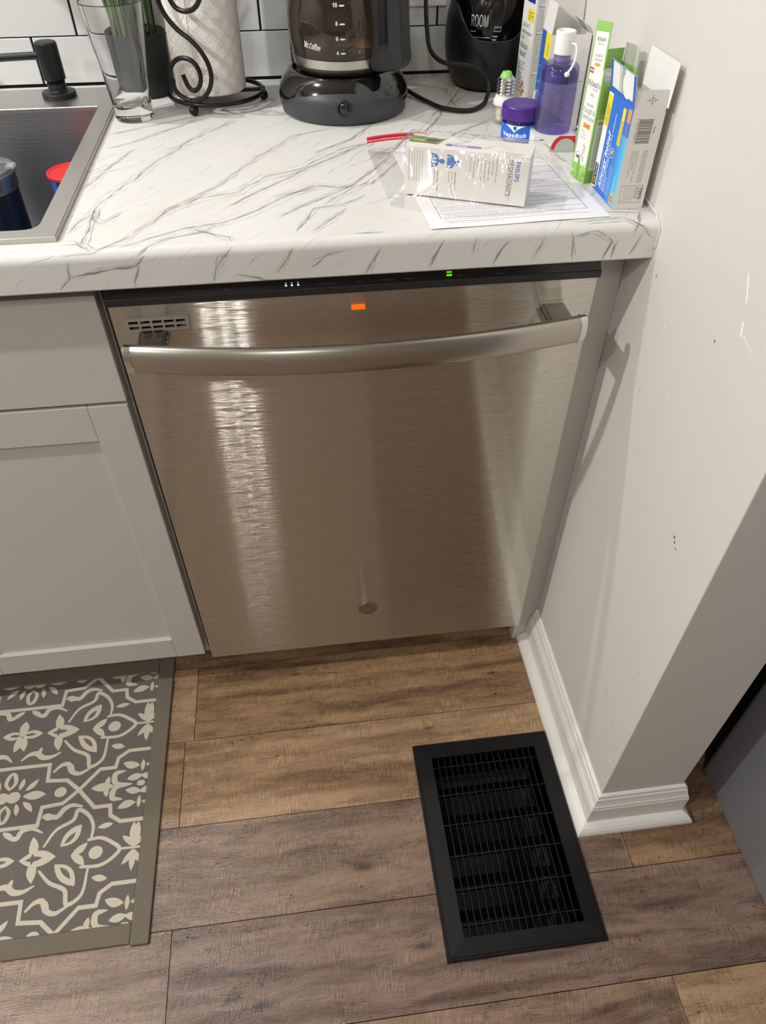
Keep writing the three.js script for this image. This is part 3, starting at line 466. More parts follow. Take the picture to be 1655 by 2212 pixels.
  mesh('border', rbox(mx1 - bw, mx1, 0.0003, 0.0062, mz0, mz1 + 0.003, 0.0024, 3), bm, t); mesh('border', rbox(mx0, mx0 + bw, 0.0003, 0.0062, mz0, mz1, 0.0024, 3), bm, t);
  mesh('border', rbox(mx0 + bw, mx1 - bw, 0.0003, 0.0058, mz1 - bw, mz1, 0.0022, 3), bm, t); mesh('border', rbox(mx0 + bw, mx1 - bw, 0.0003, 0.0058, mz0, mz0 + bw, 0.0022, 3), bm, t);
}

// ---------- appliance beyond the wall ----------
{
  const t = thing('refrigerator', 'dark grey appliance side with black rear edge beyond the wall end', 'refrigerator', [0.877, 0, 0.287]);
  mesh('side_panel', rbox(0, 0.7, 0.004, 1.7, 0, 0.72, 0.004, 2), S({ color: 0x7d7d82, metalness: 0.2, roughness: 0.45 }), t);
  mesh('rear_cover', box(0.012, 0.69, 0.02, 1.68, -0.05, -0.0005), S({ color: 0x08080a, roughness: 0.5 }), t, null, 'black rear edge');
}

// ---------- things along the back of the counter ----------
{ // drinking glass
  const g = lathe([[0, 0.0005], [0.0262, 0.0005], [0.0278, 0.003], [0.0282, 0.02], [0.033, 0.07], [0.039, 0.115], [0.0428, 0.1455], [0.0422, 0.147], [0.0413, 0.1455], [0.0374, 0.115], [0.0313, 0.07], [0.0264, 0.026], [0.022, 0.0205], [0, 0.0195]], 64);
  single('drinking_glass', g, P({ color: 0xffffff, transmission: 1, thickness: 0.01, ior: 1.48, roughness: 0.02 }), 'clear tapered drinking glass standing beside the sink', 'glass', [0.003, C, -0.422]);
}
{ // plant
  const t = thing('potted_plant', 'long grassy green leaves in a black pot behind the drinking glass', 'plant', [0.006, C, -0.552]);
  mesh('pot', lathe([[0, 0], [0.042, 0], [0.0435, 0.002], [0.0465, 0.085], [0.0445, 0.086], [0.0425, 0.075], [0, 0.074]], 48), S({ color: 0x202226, roughness: 0.55 }), t);
  mesh('soil', lathe([[0, 0.077], [0.0422, 0.0755]], 24), S({ color: 0x1a1511, roughness: 1 }), t);
  const lms = [0x55703f, 0x486436, 0x6a8050, 0x3d5a33].map((c) => P({ color: c, roughness: 0.55, side: THREE.DoubleSide }));
  const variants = [];
  for (let v = 0; v < 8; v++) {
    const L = rr(0.14, 0.24), w = rr(0.0028, 0.0046), be = rr(0.01, 0.035), pos = [], idx = []; const n = 8;
    for (let i = 0; i <= n; i++) { const s = i / n, ww = w * (0.55 + 0.9 * s) * (1 - Math.pow(s, 5)), y = L * s, z = be * s * s; pos.push(-ww, y, z + 0.0012, 0, y, z - 0.0006, ww, y, z + 0.0012); if (i < n) { const a = i * 3; idx.push(a, a + 1, a + 3, a + 1, a + 4, a + 3, a + 1, a + 2, a + 4, a + 2, a + 5, a + 4); } }
    const g = new THREE.BufferGeometry(); g.setAttribute('position', new THREE.Float32BufferAttribute(pos, 3)); g.setAttribute('uv', new THREE.Float32BufferAttribute(new Float32Array(pos.length / 3 * 2), 2)); g.setIndex(idx); g.computeVertexNormals(); variants.push(g);
  }
  for (let i = 0; i < 62; i++) { const a = rr(0, 6.28), r = 0.034 * Math.sqrt(rnd()); const m = mesh('leaf', variants[i % 8], lms[i % 4], t, [r * Math.cos(a), 0.072, r * Math.sin(a)]); m.rotation.set(rr(-0.06, 0.06), -a + Math.PI / 2 + rr(-0.9, 0.9), rr(-0.08, 0.08)); m.position.z = Math.min(m.position.z, 0.036); }
}
{ // paper towel holder and roll
  const cx = 0.124, cz = -0.485, R = 0.072;
  const t = thing('paper_towel_holder', 'dark bronze wire paper towel holder with scroll and ball feet', 'towel holder', [cx, C, cz]);
  const ring = new THREE.TorusGeometry(R, 0.0034, 10, 72); ring.rotateX(Math.PI / 2); mesh('ring', ring, M.bronze, t, [0, 0.0155, 0]);
  for (let i = 0; i < 3; i++) { const a = (117 - 120 * i) * Math.PI / 180; const g = merge([new THREE.SphereGeometry(0.0072, 18, 14), new THREE.CylinderGeometry(0.0036, 0.0042, 0.008, 12).translate(0, 0.008, 0)]); mesh('foot', g, M.bronze, t, [R * Math.cos(a), 0.0072, R * Math.sin(a)]); mesh('spoke', tube([[0, 0.0155, 0], [R * Math.cos(a), 0.0155, R * Math.sin(a)]], 0.0028, 4, false, 8), M.bronze, t); }
  mesh('upright', new THREE.CylinderGeometry(0.004, 0.004, 0.31, 14).translate(0, 0.17, 0), M.bronze, t);
  mesh('finial', new THREE.SphereGeometry(0.011, 18, 14), M.bronze, t, [0, 0.33, 0]);
  const low = [[-8, 55.6], [-1.6, 40.5], [6.4, 35.9], [16.8, 42.1], [21.5, 54.1], [18.9, 66.4], [10.4, 74.7], [-3.9, 76.9], [-18.5, 71.3], [-28.2, 59.2], [-29.4, 45.1], [-23.4, 31.5], [-11.3, 24.2], [4.9, 21.5], [19.7, 27], [32.5, 38.8], [39, 53.3], [38.4, 69.1], [31.3, 84]];
  const mid = [[17.4, 100.4], [5, 112.5]], cy = 105.5, cu = 5;
  const s = [...low, [17.4, 98.4]], all = [...s, ...s.slice().reverse().map(([a, b]) => [2 * cu - a + 2, 2 * cy - b])];
  const a = 117 * Math.PI / 180, fx = R * Math.cos(a), fz = R * Math.sin(a), tx = Math.sin(a), tz = -Math.cos(a);
  mesh('scroll', tube(all.map(([u, y]) => [fx + tx * u / 1000 + Math.cos(a) * 0.001, y / 1000 - 0.001, fz + tz * u / 1000 + Math.sin(a) * 0.001]), 0.0033, 260, false, 10), M.bronze, t);
  mesh('joint', new THREE.CylinderGeometry(0.0045, 0.0045, 0.009, 12), M.bronze, t, [fx, 0.0185, fz]);
  const qb = pix(512, 512, (x, y) => {
    const u = x / 64, v = y / 64; const dots = Math.max(0, Math.sin(x * 0.55) * Math.sin(y * 0.55));
    const fu = Math.abs(((u + v) % 2) - 1), fv = Math.abs(((u - v + 16) % 2) - 1); const lines = (fu < 0.07 || fv < 0.07 || (fu > 0.28 && fu < 0.34) || (fv > 0.28 && fv < 0.34)) ? 1 : 0;
    const c = 150 + 50 * dots - 85 * lines + 20 * noise(x * 0.05, y * 0.05); return [cl(c), cl(c), cl(c)];
  }, false); qb.repeat.set(1, 1);
  const r = thing('paper_towel_roll', 'white quilted paper towel roll on the wire holder', 'paper towel', [cx - 0.004, C, cz - 0.001]);
  const pm = S({ color: 0xeeebe4, roughness: 0.9, bumpMap: qb, bumpScale: 0.0022 });
  const rg = lathe([[0.021, 0.021], [0.049, 0.0205], [0.051, 0.0225], [0.051, 0.298], [0.049, 0.3], [0.021, 0.3]], 72);
  setUV(rg, (x, y, z) => [Math.atan2(x, z) * 0.051 / 0.1, y / 0.1]); mesh('sheets', rg, pm, r); mesh('core', lathe([[0.0195, 0.0205], [0.021, 0.0205], [0.021, 0.3], [0.0195, 0.3], [0.0195, 0.0205]], 32), S({ color: 0xb49a78, roughness: 0.9 }), r);
  const fl = new THREE.BufferGeometry(), fp = [], fi = [], fu = []; const nn = 16;
  for (let i = 0; i <= nn; i++) { const q = i / nn, an = 1.95 + q * 0.62, rad = 0.0514 + 0.011 * Math.pow(q, 1.6); for (let j = 0; j <= 10; j++) { fp.push(Math.cos(an) * rad + 0.0012 * noise(q * 2, j * 0.3), 0.022 + 0.276 * j / 10, Math.sin(an) * rad); fu.push(q * 0.15, j / 10); if (i < nn && j < 10) { const A = i * 11 + j; fi.push(A, A + 1, A + 11, A + 1, A + 12, A + 11); } } }
  fl.setAttribute('position', new THREE.Float32BufferAttribute(fp, 3)); fl.setAttribute('uv', new THREE.Float32BufferAttribute(fu, 2)); fl.setIndex(fi); fl.computeVertexNormals();
  mesh('loose_sheet', fl, S({ color: 0xece8de, roughness: 0.9, bumpMap: qb, bumpScale: 0.001, side: THREE.DoubleSide }), r);
}
// ---------- coffee maker ----------
const KX = 0.3195, KZ = -0.4375;
{
  const t = thing('coffee_maker', 'black drip coffee maker with round base and grey switch panel', 'coffee maker', [KX, C, KZ]);
  const prof = [[0, 0.0005], [0.092, 0.0005], [0.0945, 0.002], [0.096, 0.006], [0.0985, 0.02], [0.0985, 0.028], [0.096, 0.036], [0.090, 0.046], [0.083, 0.0535], [0.0775, 0.057], [0.0745, 0.0575], [0.0725, 0.0555], [0.072, 0.053], [0, 0.053]];
  mesh('base', lathe(prof, 96), M.blackGloss, t);
  mesh('hot_plate', lathe([[0, 0.0545], [0.066, 0.0545], [0.069, 0.0532]], 48), S({ color: 0x1c1c1d, metalness: 0.4, roughness: 0.4 }), t);
  // grey front panel, following the base, with an arched top edge
  const rAt = (y) => { for (let i = 2; i < prof.length - 4; i++) if (y <= prof[i + 1][1]) { const f = (y - prof[i][1]) / (prof[i + 1][1] - prof[i][1]); return prof[i][0] + f * (prof[i + 1][0] - prof[i][0]); } return prof[9][0]; };
  const pos = [], idx = [], A = 48, B = 10, am = 1.32;
  for (let i = 0; i <= A; i++) { const q = i / A * 2 - 1, th = q * am - 0.06, top = 0.0075 + 0.0355 * Math.pow(Math.max(0, 1 - q * q), 0.75); for (let j = 0; j <= B; j++) { const y = 0.0035 + (top - 0.0035) * j / B, r = rAt(y) + (j === B || Math.abs(q) === 1 ? -0.0002 : 0.0009); pos.push(r * Math.sin(th), y, r * Math.cos(th)); if (i < A && j < B) { const a = i * (B + 1) + j; idx.push(a, a + B + 1, a + 1, a + 1, a + B + 1, a + B + 2); } } }
  const g = new THREE.BufferGeometry(); g.setAttribute('position', new THREE.Float32BufferAttribute(pos, 3)); g.setAttribute('uv', new THREE.Float32BufferAttribute(new Float32Array(pos.length / 3 * 2), 2)); g.setIndex(idx); g.computeVertexNormals();
  const fp = mesh('front_panel', g, S({ color: 0x33373b, roughness: 0.42, side: THREE.DoubleSide }), t, null, 'dark grey front panel');
  const th = -0.075, sr = rAt(0.026) + 0.0006, sw = new THREE.Group(); sw.name = 'switch'; t.add(sw); sw.position.set(sr * Math.sin(th), 0.0255, sr * Math.cos(th)); sw.rotation.set(-0.12, th, 0, 'YXZ');
  const bez = new THREE.TorusGeometry(0.0092, 0.0021, 10, 36); mesh('switch_bezel', bez, M.black, sw, [0, 0, 0.0006]);
  const btn = new THREE.SphereGeometry(0.0085, 24, 16); btn.scale(0.78, 1, 0.42); mesh('switch_button', btn, M.blackGloss, sw, [0, 0, 0.0004]);
  // rear column and brew head
  mesh('column', rbox(-0.0745, 0.0745, 0.03, 0.27, -0.155, -0.081, 0.014, 4), M.black, t);
  mesh('shoulder', rbox(-0.0755, 0.0755, 0.0005, 0.045, -0.15, -0.05, 0.012, 3), M.blackGloss, t);
  mesh('brew_head', merge([rbox(-0.078, 0.078, 0.27, 0.33, -0.158, -0.02, 0.014, 3), lathe([[0, 0.27], [0.06, 0.27], [0.078, 0.285], [0.078, 0.318], [0.072, 0.33], [0, 0.33]], 48)]), M.black, t);
  mesh('cord', tube([[0.094, 0.012, -0.065], [0.112, 0.006, -0.035], [0.131, 0.004, 0.004], [0.152, 0.004, 0.042], [0.185, 0.004, 0.056], [0.21, 0.004, 0.036], [0.225, 0.0075, 0.008], [0.230, 0.023, -0.0075], [0.2135, 0.0425, -0.0075], [0.187, 0.0497, -0.0075], [0.160, 0.0517, -0.012], [0.1457, 0.057, -0.0625], [0.1465, 0.078, -0.1125], [0.1485, 0.12, -0.145], [0.149, 0.16, -0.146], [0.148, 0.182, -0.148]].map(([x, y, z]) => [x, y, z]), 0.0033, 200, false, 8), M.blackMatte, t, null, 'black power cord');
  mesh('plug', rbox(0.134, 0.162, 0.178, 0.206, -0.1595, -0.14, 0.005, 2), M.blackMatte, t);
}
{ // carafe
  const c = thing('coffee_carafe', 'empty glass coffee carafe with black handle on the coffee maker', 'carafe', [KX - 0.003, C + 0.0548, KZ + 0.006]);
  const outer = [[0.0, 0.0], [0.056, 0.0], [0.0645, 0.0035], [0.067, 0.009], [0.069, 0.02], [0.0728, 0.037], [0.0748, 0.055], [0.0743, 0.075], [0.070, 0.098], [0.062, 0.116], [0.056, 0.124], [0.055, 0.13]];
  const glass = P({ color: 0xc9b8a2, transmission: 0.97, thickness: 0, roughness: 0.03, side: THREE.DoubleSide });
  mesh('glass_body', lathe(outer, 72), glass, c);
  mesh('metal_band', lathe([[0.0682, 0.0125], [0.0693, 0.0125], [0.0711, 0.0235], [0.0702, 0.0235]], 72), steel({ color: 0xb9b5b0, roughness: 0.28 }), c);
  mesh('bottom_collar', lathe([[0.05, 0.0005], [0.0655, 0.0022], [0.068, 0.0085], [0.0691, 0.0122]], 72), P({ color: 0x5a4a3a, transmission: 0.75, thickness: 0, roughness: 0.1 }), c);
  // white cup marks and name, printed on the glass
  const rAt = (y) => { for (let i = 1; i < outer.length - 1; i++) if (y <= outer[i + 1][1]) { const f = (y - outer[i][1]) / (outer[i + 1][1] - outer[i][1]); return outer[i][0] + f * (outer[i + 1][0] - outer[i][0]); } return 0.055; };
  const th0 = -0.85, th1 = 0.2, y0 = 0.024, y1 = 0.104;
  const am = tex(1024, 1024, (x, w, h) => {
    x.fillStyle = '#000'; x.fillRect(0, 0, w, h); x.fillStyle = '#fff'; const X = (th) => (th - th0) / (th1 - th0) * w, Y = (y) => h - (y - y0) / (y1 - y0) * h;
    x.font = 'bold 84px sans-serif'; x.textAlign = 'right';
    [[4, 0.034], [6, 0.0515], [8, 0.069], [10, 0.0895]].forEach(([n, y]) => { const yy = Y(y); x.fillText(String(n), X(-0.1), yy + 20); x.beginPath(); x.ellipse(X(-0.02), yy, 52, 13, 0, 0, 7); x.fill(); });
    x.textAlign = 'left'; x.font = 'italic bold 130px serif'; x.save(); x.translate(X(-0.83), Y(0.0395)); x.rotate(0.12); x.fillText('Mr.Coffee', 0, 0, 360); x.restore();
  }, { data: true });
  const pp = [], pu = [], pi = []; for (let i = 0; i <= 24; i++) for (let j = 0; j <= 24; j++) { const th = th0 + (th1 - th0) * i / 24, y = y0 + (y1 - y0) * j / 24, r = rAt(y) + 0.0006; pp.push(r * Math.sin(th), y, r * Math.cos(th)); pu.push(i / 24, j / 24); if (i < 24 && j < 24) { const a = i * 25 + j; pi.push(a, a + 25, a + 1, a + 1, a + 25, a + 26); } }
  const pg = new THREE.BufferGeometry(); pg.setAttribute('position', new THREE.Float32BufferAttribute(pp, 3)); pg.setAttribute('uv', new THREE.Float32BufferAttribute(pu, 2)); pg.setIndex(pi); pg.computeVertexNormals();
  mesh('printed_marks', pg, S({ color: 0xe8e6e2, alphaMap: am, transparent: true, roughness: 0.6, side: THREE.DoubleSide }), c, null, 'white cup marks and script name');
  // handle: a loop in a vertical plane turned to the right and front
  const h = new THREE.Group(); h.name = 'handle'; c.add(h); h.rotation.y = 0.62; // local x outward after turn
  const hs = new THREE.Shape(); hs.moveTo(0.06, 0.128); hs.lineTo(0.088, 0.14); hs.bezierCurveTo(0.112, 0.14, 0.119, 0.12, 0.12, 0.1); hs.bezierCurveTo(0.1215, 0.07, 0.123, 0.05, 0.126, 0.034); hs.bezierCurveTo(0.127, 0.026, 0.12, 0.021, 0.112, 0.0185); hs.bezierCurveTo(0.095, 0.013, 0.082, 0.011, 0.0735, 0.012); hs.lineTo(0.0705, 0.02); hs.lineTo(0.0735, 0.036); hs.lineTo(0.0755, 0.055); hs.lineTo(0.075, 0.075); hs.lineTo(0.0706, 0.098); hs.lineTo(0.0625, 0.116); hs.closePath();
  const hh = new THREE.Path(); hh.moveTo(0.085, 0.12); hh.bezierCurveTo(0.094, 0.122, 0.1, 0.116, 0.101, 0.104); hh.bezierCurveTo(0.102, 0.08, 0.103, 0.062, 0.104, 0.047); hh.bezierCurveTo(0.104, 0.037, 0.09, 0.034, 0.086, 0.042); hh.bezierCurveTo(0.0845, 0.052, 0.0845, 0.085, 0.082, 0.1); hh.closePath(); hs.holes.push(hh);
  const hgm = new THREE.ExtrudeGeometry(hs, { depth: 0.014, bevelEnabled: true, bevelSize: 0.0032, bevelThickness: 0.004, bevelSegments: 4, curveSegments: 14 }); hgm.translate(0, 0, -0.007); hgm.rotateY(-Math.PI / 2 * 0);
  mesh('handle_grip', hgm, M.black, h); h.rotation.y = -0.85;
  mesh('lid', lathe([[0, 0.142], [0.05, 0.142], [0.058, 0.136], [0.0595, 0.126], [0.0565, 0.1245], [0, 0.128]], 48), M.black, c);
}
{ // wall outlet plate
  const o = thing('outlet_plate', 'white outlet cover plate on the tile with a black cord', 'outlet', [0.4705, 1.067, ZW + 0.0005]);
  mesh('plate', rbox(-0.036, 0.036, -0.058, 0.058, 0, 0.006, 0.002), M.white, o);
  for (const y of [-0.02, 0.02]) mesh('socket', rbox(-0.017, 0.017, y - 0.014, y + 0.014, 0.0055, 0.0075, 0.004), M.card, o);
}
// ---------- black bowl with a coffee bag ----------
{
  const bx = 0.5645, bz = -0.531;
  const streak = pix(512, 256, (x, y) => { const s = Math.max(0, fbm(x * 0.01 + 0.02 * y, y * 0.16, 3)) * Math.max(0, 0.35 + fbm(x * 0.008, y * 0.02, 2)); const v = 21 + 70 * s; return [cl(v * 1.03), cl(v), cl(v * 0.97)]; });
  const prof = (y) => { const q = [[0.043, 0], [0.053, 0.004], [0.062, 0.02], [0.068, 0.04], [0.0705, 0.06], [0.0705, 0.08], [0.068, 0.1], [0.064, 0.118]]; for (let i = 0; i < q.length - 1; i++) if (y <= q[i + 1][1]) { const f = (y - q[i][1]) / (q[i + 1][1] - q[i][1]); return q[i][0] + f * (q[i + 1][0] - q[i][0]); } return q[q.length - 1][0]; };
  const rim = (th) => 0.118 - 0.044 * Math.exp(-Math.pow((th + 0.1) / 0.85, 4));
  const t = thing('scoop_bowl', 'round black bowl with low scooped front holding a coffee bag', 'bowl', [bx, C, bz]);
  const build = (inset, flip) => { const pos = [], uv = [], idx = [], A = 72, B = 20; for (let i = 0; i <= A; i++) { const th = -Math.PI + 2 * Math.PI * i / A, top = rim(th); for (let j = 0; j <= B; j++) { const y = (inset ? 0.004 : 0.0005) + (top - (inset ? 0.004 : 0.0005)) * j / B, r = prof(y) - inset; pos.push(r * Math.sin(th), y, r * Math.cos(th)); uv.push(i / A * 2, y / 0.12); if (i < A && j < B) { const a = i * (B + 1) + j; flip ? idx.push(a, a + 1, a + B + 1, a + 1, a + B + 2, a + B + 1) : idx.push(a, a + B + 1, a + 1, a + 1, a + B + 1, a + B + 2); } } } const g = new THREE.BufferGeometry(); g.setAttribute('position', new THREE.Float32BufferAttribute(pos, 3)); g.setAttribute('uv', new THREE.Float32BufferAttribute(uv, 2)); g.setIndex(idx); g.computeVertexNormals(); return g; };
  const bm = S({ map: streak, roughness: 0.38, side: THREE.DoubleSide });
  mesh('outer_wall', build(0, false), bm, t); mesh('inner_wall', build(0.0025, true), S({ color: 0x121212, roughness: 0.4, side: THREE.DoubleSide }), t);
  const rimPts = []; for (let i = 0; i < 60; i++) { const th = -Math.PI + 2 * Math.PI * i / 60, y = rim(th), r = prof(y) - 0.00125; rimPts.push([r * Math.sin(th), y, r * Math.cos(th)]); } mesh('rim', tube(rimPts, 0.0014, 160, true, 8), M.black, t);
  mesh('floor_disc', lathe([[0, 0.004], [0.05, 0.004], [0.05, 0.0005], [0, 0.0005]], 40), M.black, t);
  mesh('base_ring', lathe([[0.043, 0.0002], [0.0455, 0.0002], [0.0465, 0.002], [0.044, 0.002]], 48), S({ color: 0xb79a75, roughness: 0.7 }), t, null, 'tan base ring');
  // the bag of coffee
  const bt = tex(512, 512, (x, w, h) => { x.fillStyle = '#101113'; x.fillRect(0, 0, w, h); x.fillStyle = '#d9dadc'; x.font = '66px sans-serif'; x.fillText('ROOM', 60, 262, 190); x.fillRect(60, 280, 60, 4); x.fillRect(60, 304, 220, 3); x.font = 'bold 64px sans-serif'; x.fillText('BREW', 60, 364, 180); x.lineWidth = 4; x.strokeStyle = '#b9babd'; x.strokeRect(316, 262, 70, 18); x.fillRect(300, 298, 60, 4); x.fillRect(300, 312, 44, 4); const g = ['#c98f66', '#e8b48a', '#7a4a2e', '#d9d2c6']; for (let i = 0; i < 46; i++) { x.fillStyle = g[i % 4]; x.fillRect(100 + rnd() * 320, rr(10, 92), rr(20, 60), rr(10, 40)); } });
  const b = thing('coffee_bag', 'glossy black coffee bag with white lettering in the scoop bowl', 'bag', [bx - 0.002, C + 0.0048, bz + 0.004]);
  const g = new THREE.BoxGeometry(0.082, 0.165, 0.05, 14, 18, 6), p = g.attributes.position;
  for (let i = 0; i < p.count; i++) { let x = p.getX(i), y = p.getY(i), z = p.getZ(i); const v = y / 0.165 + 0.5, pin = 1 - 0.75 * Math.pow(v, 3), u = x / 0.041; z *= pin * (1 - 0.35 * u * u); z += 0.004 * fbm(x * 40, y * 34, 3) * (z > 0 ? 1 : 0.5); x *= (1 - 0.16 * (1 - v)); p.setXYZ(i, x, y + 0.0825, z - 0.012 * v + 0.004); }
  g.computeVertexNormals();
  const bagM = P({ map: bt, roughness: 0.13, clearcoat: 0.7, clearcoatRoughness: 0.08 }), bagPlain = P({ color: 0x101113, roughness: 0.15, clearcoat: 0.6 });
  const bgm = mesh('pouch', g, [bagPlain, bagPlain, bagPlain, bagPlain, bagM, bagPlain], b); b.rotation.y = -0.25;
}
// ---------- bulb, jar, chamber ----------
{
  const t = thing('led_bulb', 'spare light bulb standing on its glass with silver screw cap and green tip', 'light bulb', [0.5455, C, -0.333]);
  mesh('glass_tube', lathe([[0, 0.0003], [0.0125, 0.0003], [0.0145, 0.002], [0.0148, 0.004], [0.0148, 0.026]], 36), P({ color: 0xf4f6f4, transmission: 0.95, thickness: 0, roughness: 0.04 }), t);
  const core = mesh('core', rbox(-0.0085, 0.0085, 0.004, 0.027, -0.0085, 0.0085, 0.002), M.white, t);
  for (let i = 0; i < 4; i++) for (const a of [0, 1, 2, 3]) { const m = mesh('diode', box(-0.0018, 0.0018, -0.0015, 0.0015, 0.0083, 0.009), S({ color: 0xd9c96a, roughness: 0.5 }), core, [0, 0, 0]); m.geometry.translate(i % 2 ? 0.004 : -0.004, 0.008 + i * 0.005, 0); m.rotation.y = a * Math.PI / 2; }
  mesh('collar', lathe([[0.0148, 0.025], [0.0155, 0.026], [0.0155, 0.031], [0.0135, 0.034], [0.0125, 0.038], [0, 0.038]], 36), M.white, t);
  const th = [[0.0112, 0.037]]; for (let i = 0; i < 5; i++) { const y = 0.0385 + i * 0.0042; th.push([0.0116, y], [0.0132, y + 0.0014], [0.0132, y + 0.002], [0.0114, y + 0.0036]); } th.push([0.0105, 0.0605], [0, 0.0605]);
  mesh('screw_cap', lathe(th, 40), M.chrome, t);
  mesh('tip', lathe([[0.0092, 0.0603], [0.0088, 0.0615], [0.0062, 0.0665], [0.004, 0.067], [0.0038, 0.0655], [0, 0.0655]], 28), S({ color: 0x8fd46a, roughness: 0.5 }), t, null, 'green plastic tip');
}
{
  const t = thing('vapor_rub_jar', 'small dark blue ointment jar with a purple screw lid', 'jar', [0.5505, C, -0.259]);
  mesh('glass', lathe([[0, 0.0003], [0.021, 0.0003], [0.0235, 0.003], [0.0245, 0.012], [0.0245, 0.024], [0.023, 0.0285], [0.021, 0.03], [0, 0.03]], 48), P({ color: 0x121a6e, roughness: 0.08, clearcoat: 0.5 }), t);
  const lt = tex(1024, 160, (x, w, h) => { x.fillStyle = '#1f63c8'; x.fillRect(0, 0, w, h); x.fillStyle = '#fff'; x.beginPath(); x.moveTo(420, 0); x.lineTo(620, 0); x.quadraticCurveTo(540, 30, 520, 74); x.quadraticCurveTo(500, 30, 420, 0); x.fill(); x.fillStyle = '#1e6b45'; x.beginPath(); x.moveTo(505, 8); x.lineTo(545, 8); x.lineTo(540, 36); x.lineTo(525, 50); x.lineTo(510, 36); x.fill(); x.fillStyle = '#fff'; x.font = 'bold 56px sans-serif'; x.fillText('VapoRub', 400, 118, 250); x.fillStyle = '#d78ad0'; x.font = 'bold 30px sans-serif'; x.fillText('lavender', 420, 148, 190); x.fillStyle = '#a9bfd6'; x.fillRect(668, 12, 330, h - 22); textLines(x, 676, 30, 310, 8, 17, 13, '#27406e'); });
  const lg = lathe([[0.02475, 0.0045], [0.02475, 0.0245]], 64); lg.rotateY(Math.PI - 0.6); mesh('label', lg, S({ map: lt, roughness: 0.4, side: THREE.DoubleSide }), t);
  const rg = []; const ridge = (r, y0, y1) => { const s = new THREE.Shape(); const n = 90; for (let i = 0; i <= n * 2; i++) { const a = Math.PI * i / n, q = i % 2 ? r : r - 0.0004; i ? s.lineTo(q * Math.cos(a), q * Math.sin(a)) : s.moveTo(q, 0); } const g = new THREE.ExtrudeGeometry(s, { depth: y1 - y0, bevelEnabled: false }); g.rotateX(-Math.PI / 2); g.translate(0, y0, 0); return g; };
  mesh('lid', merge([ridge(0.0265, 0.0295, 0.0435), lathe([[0.0258, 0.0434], [0.0262, 0.0442], [0.0252, 0.0462], [0.0235, 0.047], [0.019, 0.0466], [0, 0.0463]], 56)]), P({ color: 0x4a2484, roughness: 0.35 }), t, null, 'purple ribbed screw lid');
}
{ // holding chamber standing on a small white carton
  const cb = new THREE.BoxGeometry(0.056, 0.0205, 0.05);
  const ct = tex(512, 190, (x, w, h) => { x.fillStyle = '#ecebe8'; x.fillRect(0, 0, w, h); x.fillStyle = '#c9282f'; x.beginPath(); x.moveTo(210, h); x.quadraticCurveTo(240, 20, 330, 0); x.lineTo(w, 0); x.lineTo(w, h); x.fill(); x.fillStyle = '#b9c0bc'; x.beginPath(); x.ellipse(400, 170, 130, 140, 0, 0, 7); x.fill(); x.fillStyle = '#333'; x.fillRect(70, 40, 60, 10); });
  const cm = S({ color: 0xecebe8, roughness: 0.5 }), cf = S({ map: ct, roughness: 0.5 });
  const c = single('inhaler_carton', cb, [cm, cm, cm, cm, cf, cm], 'low white and red carton under the purple chamber', 'box', [0.587, C + 0.0105, -0.228]); c.rotation.y = -0.1;
  const t = thing('inhaler_chamber', 'translucent purple inhaler chamber with white cap and strap', 'inhaler chamber', [0.587, C + 0.021, -0.2285]);
  const pur = P({ color: 0xc6bee6, transmission: 0.94, thickness: 0, roughness: 0.08, side: THREE.DoubleSide });
  mesh('chamber_body', lathe([[0, 0.0003], [0.0225, 0.0003], [0.0245, 0.002], [0.0247, 0.055], [0.0253, 0.0555], [0.0253, 0.057], [0.0245, 0.0575], [0.0245, 0.082], [0.0235, 0.0865], [0.0205, 0.0905], [0.0155, 0.0925], [0.0108, 0.0935]], 56), pur, t);
  mesh('inner_collar', lathe([[0.0225, 0.068], [0.0232, 0.068], [0.0232, 0.078], [0.0175, 0.084], [0.0172, 0.083], [0.0222, 0.077]], 48), P({ color: 0x3d2f9a, transmission: 0.45, thickness: 0, roughness: 0.2, side: THREE.DoubleSide }), t);
  mesh('mouthpiece', lathe([[0.0095, 0.088], [0.0108, 0.09], [0.0105, 0.1035], [0.0095, 0.1035]], 40), P({ color: 0xa79cc8, transmission: 0.5, thickness: 0, roughness: 0.2, side: THREE.DoubleSide }), t);
  const lines = tex(256, 256, (x, w, h) => { x.fillStyle = '#000'; x.fillRect(0, 0, w, h); textLines(x, 30, 30, 200, 18, 12, 9, '#fff'); }, { data: true });
  const pl = lathe([[0.0249, 0.012], [0.0249, 0.05]], 20, -0.75, 1.0); mesh('printed_text', pl, S({ color: 0x57508a, alphaMap: lines, transparent: true, side: THREE.DoubleSide }), t);
  mesh('cap', lathe([[0.0118, 0.1015], [0.0125, 0.1018], [0.0124, 0.129], [0.0115, 0.1302], [0.0108, 0.1295], [0.0104, 0.123], [0, 0.1225]], 44), S({ color: 0xf1f1f1, roughness: 0.35 }), t, null, 'white cap');
  mesh('strap', tube([[0.005, 0.116, 0.0115], [0.0095, 0.1155, 0.0155], [0.0105, 0.105, 0.02], [0.007, 0.092, 0.0232], [0.001, 0.083, 0.0255]], 0.0016, 40, false, 8), M.white, t);
  mesh('strap_button', new THREE.SphereGeometry(0.0036, 16, 12), M.white, t, [0.0005, 0.0815, 0.0252]);
  t.scale.y = 0.885;
}
